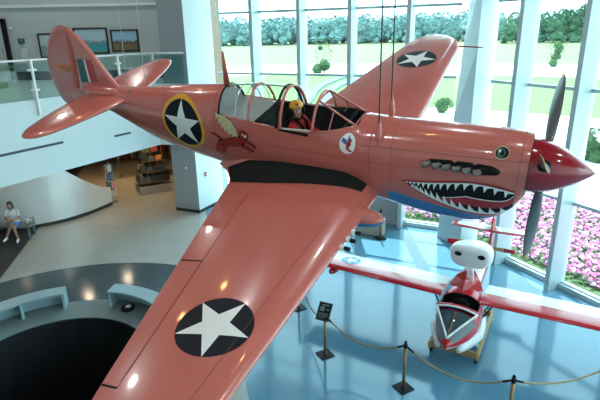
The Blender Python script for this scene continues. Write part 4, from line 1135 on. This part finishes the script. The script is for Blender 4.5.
# tall postcard spinner
pr_ = empty('postcard_rack', (-7.72, 19.62, 0), .3, 'tall narrow postcard spinner at the end of the curved silver wall', 'rack')
b = MB(); b.tube([(0, 0, 0), (0, 0, 1.72)], .02, 10); b.lathe([(.2, 0), (.2, .02), (.03, .04), (.004, .04)], 24); b.build('stem', M['chrome'], pr_)
b = MB()
for z in (.25, .6, .95, 1.3, 1.62): b.lathe([(.12, z), (.125, z), (.125, z + .012), (.12, z + .012)], 16)
b.build('wire_tiers', M['chrome'], pr_)
pcol = [mat('card %d' % i, c, .5) for i, c in enumerate([(.6, .62, .6), (.10, .25, .20), (.5, .52, .5), (.12, .2, .4), (.55, .25, .3)])]
pw = ['white', 'green', 'light grey', 'blue', 'pink']
for t in range(4):
    for k in range(5):
        a = .3 + 2 * PI * k / 5 + t * .4; z = .27 + .35 * t; b = MB(); b.box((0, 0, .15), (.15, .012, .28)); b.box((0, -.008, .15), (.11, .004, .20))
        mi = (t * 2 + k * 3) % 5
        o = b.build('postcard', pcol[mi], loc=(-7.72 + .15 * math.cos(a), 19.62 + .15 * math.sin(a), z)); o.rotation_euler = (0, 0, a + PI / 2)
        tag(o, '%s postcard, slot %d of the %s tier of the tall postcard spinner' % (pw[mi], k + 1, ['lowest', 'second', 'third', 'top'][t]), 'postcard', 'postcards in the spinner')
# ------------------------------------------------------------------ people
def capsules(segs, balls, name, mt, parent, vox=.009):
    b = MB()
    for pts, rs in segs:
        pts = [Vector(p) for p in pts]
        dense = []; rd = []
        for i in range(len(pts) - 1):
            n = 4
            for q in range(n): dense.append(pts[i].lerp(pts[i + 1], q / n)); rd.append(rs[i] + (rs[i + 1] - rs[i]) * q / n)
        dense.append(pts[-1]); rd.append(rs[-1])
        b.tube(dense, rd, 12)
        for p, r in zip(pts, rs): b.ellipsoid(p, (r * .99,) * 3, 12, 8)
    for c, r, R in balls: b.ellipsoid(c, r, 18, 12, R)
    o = b.build(name, mt, parent, clean=False)
    m = o.modifiers.new('remesh', 'REMESH'); m.mode = 'VOXEL'; m.voxel_size = vox; m.use_smooth_shade = True
    s = o.modifiers.new('smooth', 'SMOOTH'); s.factor = .5; s.iterations = 3
    return o
def hand(wrist, d, n, sc=1.0):
    """palm along d, back of the hand facing n; returns segs, balls for a hand with five curled fingers"""
    w = Vector(wrist); d = Vector(d).normalized(); n = Vector(n); n = (n - d * n.dot(d)).normalized(); s = d.cross(n)
    segs = []; balls = [(w + d * .045 * sc, (.024 * sc, .040 * sc, .047 * sc), Matrix((n, s, d)).transposed())]
    for k, (off, ln) in enumerate(((-.030, .068), (-.010, .078), (.011, .072), (.030, .056))):
        p0 = w + d * .075 * sc + s * off * sc; p1 = p0 + (d * .9 - n * .35).normalized() * ln * .45 * sc; p2 = p1 + (d * .45 - n * .9).normalized() * ln * .32 * sc; p3 = p2 + (-d * .1 - n).normalized() * ln * .25 * sc
        segs.append(([p0, p1, p2, p3], [.0095 * sc, .0088 * sc, .008 * sc, .007 * sc]))
    p0 = w + d * .025 * sc - s * .03 * sc; p1 = p0 + (d * .6 - s * .8).normalized() * .035 * sc; p2 = p1 + (d * .9 - s * .2 - n * .4).normalized() * .03 * sc
    segs.append(([p0, p1, p2], [.012 * sc, .0105 * sc, .0085 * sc]))
    return segs, balls
def head_shape(c, fwd, up):
    f = Vector(fwd).normalized(); u = Vector(up); u = (u - f * u.dot(f)).normalized(); r = u.cross(f) * -1
    R = Matrix((r, f, u)).transposed(); c = Vector(c); P = lambda x, y, z: c + R @ Vector((x, y, z))
    balls = [(P(0, -.012, .03), (.076, .094, .088), R), (P(0, .028, -.045), (.056, .062, .070), R), (P(0, .072, -.092), (.024, .022, .018), R), (P(0, .094, -.026), (.013, .018, .017), R), (P(0, .088, -.002), (.009, .012, .022), R),
             (P(.078, -.01, -.012), (.010, .020, .031), R), (P(-.078, -.01, -.012), (.010, .020, .031), R), (P(.036, .066, -.03), (.024, .022, .020), R), (P(-.036, .066, -.03), (.024, .022, .020), R)]
    return balls, P, R
def face(parent, P, R, lip):
    for sg in (1, -1):
        b = MB(); b.ellipsoid(P(.031 * sg, .078, .004), (.014, .011, .009), 12, 8, R); e = b.build('eye', M['white'], parent, smooth=True)
        b = MB(); b.ellipsoid(P(.031 * sg, .087, .004), (.006, .004, .006), 10, 6, R); b.build('iris', M['black'], e, smooth=True)
        b = MB(); b.ellipsoid(P(.032 * sg, .084, .024), (.018, .006, .004), 10, 6, R); b.build('eyebrow', M['hair'], parent, smooth=True)
    b = MB(); b.ellipsoid(P(0, .088, -.064), (.024, .009, .007), 12, 6, R); b.build('mouth', lip, parent, smooth=True)
M['skin'] = mat('skin', (.42, .23, .15), .55); M['dummy'] = mat('mannequin skin', (.46, .22, .15), .5); M['hair'] = mat('dark hair', (.012, .009, .008), .5)
M['lip'] = mat('lips', (.32, .08, .07), .5); M['tshirt'] = mat('white t-shirt', (.78, .80, .80), .8); M['shorts'] = mat('blue shorts', (.06, .22, .50), .8); M['shoe'] = mat('white shoe', (.78, .78, .76), .6); M['suit'] = mat('red flight suit', (.50, .012, .02), .7)

# woman on the bench, facing the hall (-y)
wm = empty('person', (-9.74, 15.98, 0), math.radians(12), 'seated woman in white t-shirt and blue shorts with crossed legs on the bench', 'person')
hb, HP, HR = head_shape((.0, -.12, 1.20), (.12, -1, -.32), (0, -.25, 1))
hl, hlb = hand((-.03, -.30, .715), (-.9, -.2, -.1), (0, -.5, .8)); hr_, hrb = hand((.03, -.34, .72), (.9, -.15, -.15), (0, -.5, .8))
torso = [([(0, .0, .53), (0, .01, .68), (0, -.02, .86), (0, -.03, .96)], [.125, .105, .115, .085]), ([(0, -.03, .97), (0, -.07, 1.10)], [.05, .046])]
sh = [((-.165, -.03, .955), (-.21, -.10, .72), (-.03, -.30, .715)), ((.165, -.03, .955), (.21, -.12, .72), (.03, -.34, .72))]
arms = [([a, e, w], [.048, .038, .025]) for a, e, w in sh]
legL = [([(.085, -.02, .52), (.09, -.44, .51), (.14, -.42, .10)], [.080, .056, .036])]
legR = [([(-.085, -.02, .53), (.02, -.46, .60), (-.16, -.52, .22)], [.080, .056, .036])]
feet = [([(.14, -.41, .07), (.15, -.56, .035)], [.036, .028]), ([(-.16, -.52, .19), (-.20, -.66, .15)], [.036, .028])]
chest = [((0, -.03, .88), (.165, .10, .12), None), ((0, .0, .54), (.165, .13, .10), None)]
body_ = capsules(torso + arms + legL + legR + feet + hl + hr_, chest + hb + hlb + hrb, 'body', M['skin'], wm, .0075)
face(wm, HP, HR, M['lip'])
capsules([([p for p in torso[0][0]], [.14, .12, .13, .098])] + [([a, Vector(a).lerp(Vector(e), .55)], [.060, .056]) for a, e, w in sh], [((0, -.03, .87), (.182, .118, .13), None), ((0, 0, .60), (.165, .135, .09), None)], 't_shirt', M['tshirt'], wm, .009)
capsules([([s[0][0][0], Vector(s[0][0][0]).lerp(Vector(s[0][0][1]), .62)], [.096, .078]) for s in (legL, legR)], [((0, 0, .535), (.18, .145, .105), None)], 'shorts', M['shorts'], wm, .009)
for f in feet:
    d = (Vector(f[0][1]) - Vector(f[0][0])); capsules([([Vector(f[0][0]) - d * .12, f[0][0], Vector(f[0][1]) + d * .08], [.040, .046, .037])], [], 'shoe', M['shoe'], wm, .008)
b = MB(); b.ellipsoid(HP(0, -.03, .045), (.090, .098, .088), 20, 14, HR); b.ellipsoid(HP(.07, -.03, -.06), (.028, .06, .10), 14, 10, HR); b.ellipsoid(HP(-.07, -.03, -.06), (.028, .06, .10), 14, 10, HR); b.ellipsoid(HP(0, -.075, -.07), (.075, .04, .11), 14, 10, HR)
h_ = b.build('hair', M['hair'], wm, smooth=True, clean=False); m_ = h_.modifiers.new('remesh', 'REMESH'); m_.mode = 'VOXEL'; m_.voxel_size = .009; m_.use_smooth_shade = True

bn = empty('visitor_bench', (-10.25, 16.10, 0), math.radians(0), 'long grey bench against the curved silver wall where the woman sits', 'bench')
M['benchgrey'] = mat('grey bench', (.16, .19, .20), .5)
b = MB(); b.box((0, -.03, .405), (2.1, .46, .07)); b.build('seat', M['benchgrey'], bn, bevel=.012)
for x in (-.95, .97):
    b = MB(); b.box((x, -.2, .19), (.06, .06, .37)); b.build('leg', M['benchgrey'], bn); b = MB(); b.box((x, .14, .19), (.06, .06, .37)); b.build('leg', M['benchgrey'], bn)
b = MB(); b.tube([(1.0, -.23, .42), (1.0, -.23, .64), (1.0, .17, .64), (1.0, .17, .42)], .022, 8); b.build('armrest', M['chrome'], bn, smooth=True)

# pilot figure in the cockpit, head turned to starboard
pl_ = bpy.data.objects.new('person', None); C.objects.link(pl_)
pl_.matrix_world = PL @ Matrix.Translation((4.34, .05, -.33)) @ Matrix.Rotation(-PI / 2, 4, 'Z') @ Matrix.Scale(1.07, 4)
tag(pl_, 'pilot figure in yellow helmet and red flight suit sitting in the open cockpit', 'person')
# figure faces -y of its own frame; its right is -x
hb, HP, HR = head_shape((-.03, -.03, .745), (-.80, -.60, .10), (.05, .05, 1))
h1, h1b = hand((-.10, -.42, .26), (.3, -1, 0), (-.5, 0, .8)); h2, h2b = hand((.10, -.42, .26), (-.3, -1, 0), (.5, 0, .8))
torso = [([(0, .03, .05), (0, .05, .22), (0, .03, .40), (0, .01, .52)], [.125, .115, .125, .09]), ([(0, .01, .53), (-.01, -.01, .66)], [.052, .048])]
sh = [((-.175, .01, .50), (-.22, -.12, .29), (-.10, -.42, .26)), ((.175, .01, .50), (.22, -.12, .29), (.10, -.42, .26))]
arms = [([a, e, w], [.052, .042, .027]) for a, e, w in sh]
legs = [([(sg * .09, 0, .03), (sg * .13, -.42, .12), (sg * .12, -.72, -.10)], [.085, .06, .042]) for sg in (1, -1)]
feet = [([(sg * .12, -.72, -.11), (sg * .12, -.86, -.06)], [.04, .03]) for sg in (1, -1)]
capsules(torso + arms + legs + feet + h1 + h2, [((0, .02, .42), (.17, .11, .13), None)] + hb + h1b + h2b, 'body', M['dummy'], pl_, .0075)
face(pl_, HP, HR, M['lip'])
capsules([(torso[0][0], [.14, .13, .14, .105])] + [([a, e, Vector(e).lerp(Vector(w), .85)], [.066, .056, .042]) for a, e, w in sh] + [(l[0], [.10, .075, .055]) for l in legs], [((0, .02, .42), (.188, .13, .14), None)], 'flight_suit', M['suit'], pl_, .009)
b = MB(); rr = []
for i in range(9):
    ph = PI / 2 * i / 8 * 1.0; rr.append([HP(.108 * math.cos(a) * math.sin(max(.02, ph)), -.022 + .112 * math.sin(a) * math.sin(max(.02, ph)), .038 + .105 * math.cos(ph)) for a in [2 * PI * k / 28 for k in range(28)]])
b.loft(rr); hm_ = b.build('helmet', M['yellow'], pl_, smooth=True)
b = MB(); b.box(HP(0, .075, .10), (.05, .05, .04), HR); b.build('helmet_mark', M['flagred'], hm_, bevel=.01)
for sg in (1, -1):
    b = MB(); b.ellipsoid(HP(.095 * sg, -.01, -.03), (.025, .05, .065), 14, 10, HR); b.build('ear_cup', M['black'], hm_, smooth=True)
b = MB(); b.tube([HP(.095, .0, -.07), HP(.06, .03, -.13), HP(0, .05, -.145), HP(-.06, .03, -.13), HP(-.095, .0, -.07)], .013, 8); b.build('chin_strap', M['black'], hm_, smooth=True)
for sg in (1, -1):
    b = MB(); b.tube([(sg * .08, .10, .58), (sg * .085, -.02, .60), (sg * .08, -.115, .50), (sg * .06, -.135, .32), (sg * .05, -.12, .15)], .022, 6); b.build('harness_strap', M['black'], pl_, smooth=True)

# ------------------------------------------------------------------ outdoors
M['pave'] = mat('pale concrete', (.55, .55, .52), .9, var=.08, vscale=.3)
M['lawn'] = mat('grass', (.085, .16, .035), .95, var=.25, vscale=.12)
M['field'] = mat('dry meadow', (.105, .135, .05), .95, var=.35, vscale=.03)
M['soil'] = mat('bed soil and leaves', (.10, .16, .06), .95, var=.5, vscale=3)
outl = [(-16.3, -6.3), RW(-20.3, .95), RW(4.2, .95), LW(-1.2, .95), LW(7.6, .95), (-3.9, 27.3), (-16.3, 27.3)]
def ring_ground(name, r0, r1, mt, z):
    global outer
    b = MB(); keep = outer; outer = outl
    ag = sorted([2 * PI * i / 160 for i in range(160)] + [math.atan2(y - PIT.y, x - PIT.x) % (2 * PI) for x, y in outl])
    rs = []
    for r in (r0, r1):
        if r is None: rs.append([(*ray_poly(a), z) for a in ag])
        else: rs.append([(PIT.x + r * math.cos(a), PIT.y + r * math.sin(a), z) for a in ag])
    outer = keep
    b.loft(rs, caps=False); struct(b.build(name, mt))
ring_ground('ground_pavement', None, 40, M['pave'], -.06)
ring_ground('ground_lawn', 40, 76, M['lawn'], -.06)
ring_ground('ground_road', 76, 104, M['pave'], -.06)
ring_ground('ground_field', 104, 900, M['field'], -.06)
# curved kerbs of the walk outside the far window
KO = [(-.2, 40), (.4, 47), (1, 51.4), (2, 60), (3.6, 67.6), (7.2, 77.8), (12, 84), (18, 88)]; KI = [(2.4, 44), (3.0, 52), (3.5, 57), (4.4, 62), (6.2, 68), (9.5, 75), (13, 79), (18, 82)]
for k, (pts, lab) in enumerate(((KO, 'outer blue grey curved kerb outside the far window'), (KI, 'inner blue grey curved kerb outside the far window'))):
    b = MB(); rs = []; q = [Vector(p) for p in open_smooth(pts)]
    for i, p in enumerate(q):
        t = (q[min(i + 1, len(q) - 1)] - q[max(i - 1, 0)]).normalized(); n = Vector((t.y, -t.x)) * .55
        rs.append([(*(p - n), -.06), (*(p - n), .12), (*(p + n), .12), (*(p + n), -.06)])
    b.loft(rs); tag(b.build('curved_kerb', mat('kerb', (.07, .14, .18), .8)), lab, 'kerb', 'curved kerbs outdoors')

# flower bed of pink petunias outside the right glass wall
b = MB(); b.prism([RW(-19, .95), RW(-19, 6.6), RW(3.0, 6.6), (9.2, 21.5), LW(2.2, 6.2), LW(2.2, .95), LW(-1.2, .95), RW(4.2, .95)][::1], -.05, .02); struct(b.build('ground_flower_bed', M['soil']))
rnd = random.Random(11); fb_ = MB()
def bloom(x, y, z, r, mi):
    vs = [(x + r * rnd.uniform(.7, 1.2), y, z), (x, y + r * rnd.uniform(.7, 1.2), z), (x - r, y, z + r * .2), (x, y - r, z), (x + r * .2, y, z + r * .8), (x, y, z - r * .6)]
    fb_.add(vs, [(0, 1, 4), (1, 2, 4), (2, 3, 4), (3, 0, 4), (1, 0, 5), (2, 1, 5), (3, 2, 5), (0, 3, 5)], mi)
for i in range(15000):
    if i % 5: t = rnd.uniform(-7, 5.5); o_ = rnd.uniform(1.05, 6.5); x, y = RW(t, o_)
    else: t = rnd.uniform(-1.5, 2.0); o_ = rnd.uniform(1.2, 6); x, y = LW(t, o_)
    m = rnd.random(); mi = 0 if m < .42 else 1 if m < .62 else 2
    bloom(x, y, rnd.uniform(.08, .38) if mi < 2 else rnd.uniform(.02, .22), rnd.uniform(.04, .085), mi)
fl_ = fb_.build('petunia_flowers', [mat('pink petals', (.66, .20, .44), .7), mat('pale pink petals', (.74, .50, .62), .7), mat('petunia leaves', (.10, .20, .05), .7)], clean=False)
tag(fl_, 'pink and white petunias massed in the bed outside the right glass wall', 'flowers', kind='stuff')

# trees
def lumpy(b, c, r, rnd, nu=12, nv=8, mi=0, rough=.22):
    c = Vector(c); base = len(b.v); b.ellipsoid(c, r, nu, nv, mi=mi)
    cache = {}
    for i in range(base, len(b.v)):
        v = Vector(b.v[i]) - c; key = tuple(round(q, 3) for q in v)
        k = cache.setdefault(key, 1 + rnd.uniform(-rough, rough)); b.v[i] = tuple(c + v * k)
def crown_mesh(seed, h, w, mt, leafy=0, lump=9):
    rnd = random.Random(seed); b = MB()
    for k in range(lump):
        a = 2 * PI * rnd.random(); u = rnd.random(); rr = w * .5 * (1 - .55 * u) * rnd.uniform(.3, .85); z = h * (.10 + .70 * u)
        q = w * rnd.uniform(.22, .36) * (1 - .35 * u) * (9 / max(9, lump)) ** .3; lumpy(b, (rr * math.cos(a), rr * math.sin(a), z), (q, q, q * rnd.uniform(.75, 1.0)), rnd, 14, 9)
    for k in range(leafy):
        a = 2 * PI * rnd.random(); u = rnd.random() ** .7; rr = w * .55 * math.sin(PI * (.12 + .80 * u)) * rnd.uniform(.75, 1.08); z = h * (.22 + .78 * u); s = w * rnd.uniform(.03, .065)
        c = Vector((rr * math.cos(a), rr * math.sin(a), z)); d1 = Vector((rnd.uniform(-1, 1), rnd.uniform(-1, 1), rnd.uniform(-1, 1))).normalized(); d2 = d1.orthogonal().normalized()
        b.add([c - d1 * s, c + d2 * s * .6, c + d1 * s, c - d2 * s * .6], [(0, 1, 2, 3)])
    return b
M['bark'] = mat('bark', (.12, .09, .06), .9)
M['farleaf'] = mat('far foliage with haze', (.135, .235, .225), .9, var=.15, vscale=.35)  # distance haze mixed into the leaf colour
M['midleaf'] = mat('near wood foliage', (.062, .135, .075), .9, var=.3, vscale=.4)
M['shrubleaf'] = mat('shrub foliage', (.035, .085, .022), .8, var=.35, vscale=3)
def tree(name, label, cat, loc, seed, h, w, mt, leafy, lump, group=None):
    o = empty(name, loc, random.random() * 6, label, cat, group)
    crown_mesh(seed, h, w, mt, leafy, lump).build('crown', mt, o, smooth=False, clean=False)
    b = MB(); b.tube([(0, 0, -.1), (0, 0, h * .3), (w * .02, 0, h * .6)], [h * .022, h * .017, h * .008], 8); b.build('trunk', M['bark'], o, smooth=True)
    return o
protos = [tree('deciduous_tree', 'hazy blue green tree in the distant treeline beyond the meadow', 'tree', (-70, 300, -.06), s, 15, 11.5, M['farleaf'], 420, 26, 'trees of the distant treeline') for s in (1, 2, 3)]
def line_trees(protos, spots, label=None, group=None):
    for i, (x, y, sc) in enumerate(spots):
        o = protos[i] if i < len(protos) else copy_tree(protos[i % len(protos)])
        o.location = (x, y, -.06); o.scale = (sc, sc, sc * (.9 + .25 * random.random())); o.rotation_euler = (0, 0, random.random() * 6)
sp = []
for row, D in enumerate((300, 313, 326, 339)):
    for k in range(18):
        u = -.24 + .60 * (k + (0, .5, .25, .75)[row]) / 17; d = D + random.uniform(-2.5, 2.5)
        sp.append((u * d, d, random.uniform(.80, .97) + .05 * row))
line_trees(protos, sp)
protos2 = [tree('broadleaf_tree', 'green tree in the taller wood beyond the right windows', 'tree', (120, 200, -.06), s, 20, 13, M['midleaf'], 700, 34, 'trees of the wood at right') for s in (4, 5)]
sp = []
for row, D in enumerate((245, 258, 271, 285)):
    for k in range(9):
        u = .40 + .36 * (k + (0, .5, .25, .75)[row]) / 8; d = D + random.uniform(-2.5, 2.5) - 60 * (u - .4)
        sp.append((u * d, d, random.uniform(.56, .66) + .05 * row + 2.6 * max(0, u - .50)))
line_trees(protos2, sp)
tree('young_tree', 'thin young tree on the lawn between the two right window fins', 'tree', (45.5, 91.0, -.06), 21, 6.5, 3.0, M['shrubleaf'], 260, 5)
tree('young_tree', 'bushier young tree right of the thin one on the lawn', 'tree', (55.8, 89.0, -.06), 22, 7.0, 4.5, M['shrubleaf'], 320, 7)
tree('young_tree', 'pale sapling in the meadow seen above the cockpit', 'tree', (4.2, 84.0, -.06), 23, 5.5, 2.6, M['shrubleaf'], 220, 4)
def bush(label, loc, seed, h, w): 
    o = empty('shrub', loc, 0, label, 'shrub'); crown_mesh(seed, h, w, M['shrubleaf'], 500, 9).build('foliage', M['shrubleaf'], o, clean=False)
    b = MB(); b.tube([(0, 0, -.06), (0, 0, h * .4)], [.05, .03], 6); b.build('stem', M['bark'], o)
bush('green shrub on the pale pavement left of the right fin', (15.2, 25.5, -.05), 31, 1.6, 1.7)
bush('larger green shrub on the pavement at the right photo edge', (16.2, 22.4, -.05), 32, 2.0, 2.4)
bush('dark green shrub outside the low window under the shark chin', (4.7, 19.6, -.05), 33, 1.1, 1.2)
bush('small dark shrub by the kerb under the far pink wing tip', (12.2, 42.0, -.05), 34, 1.2, 1.4)
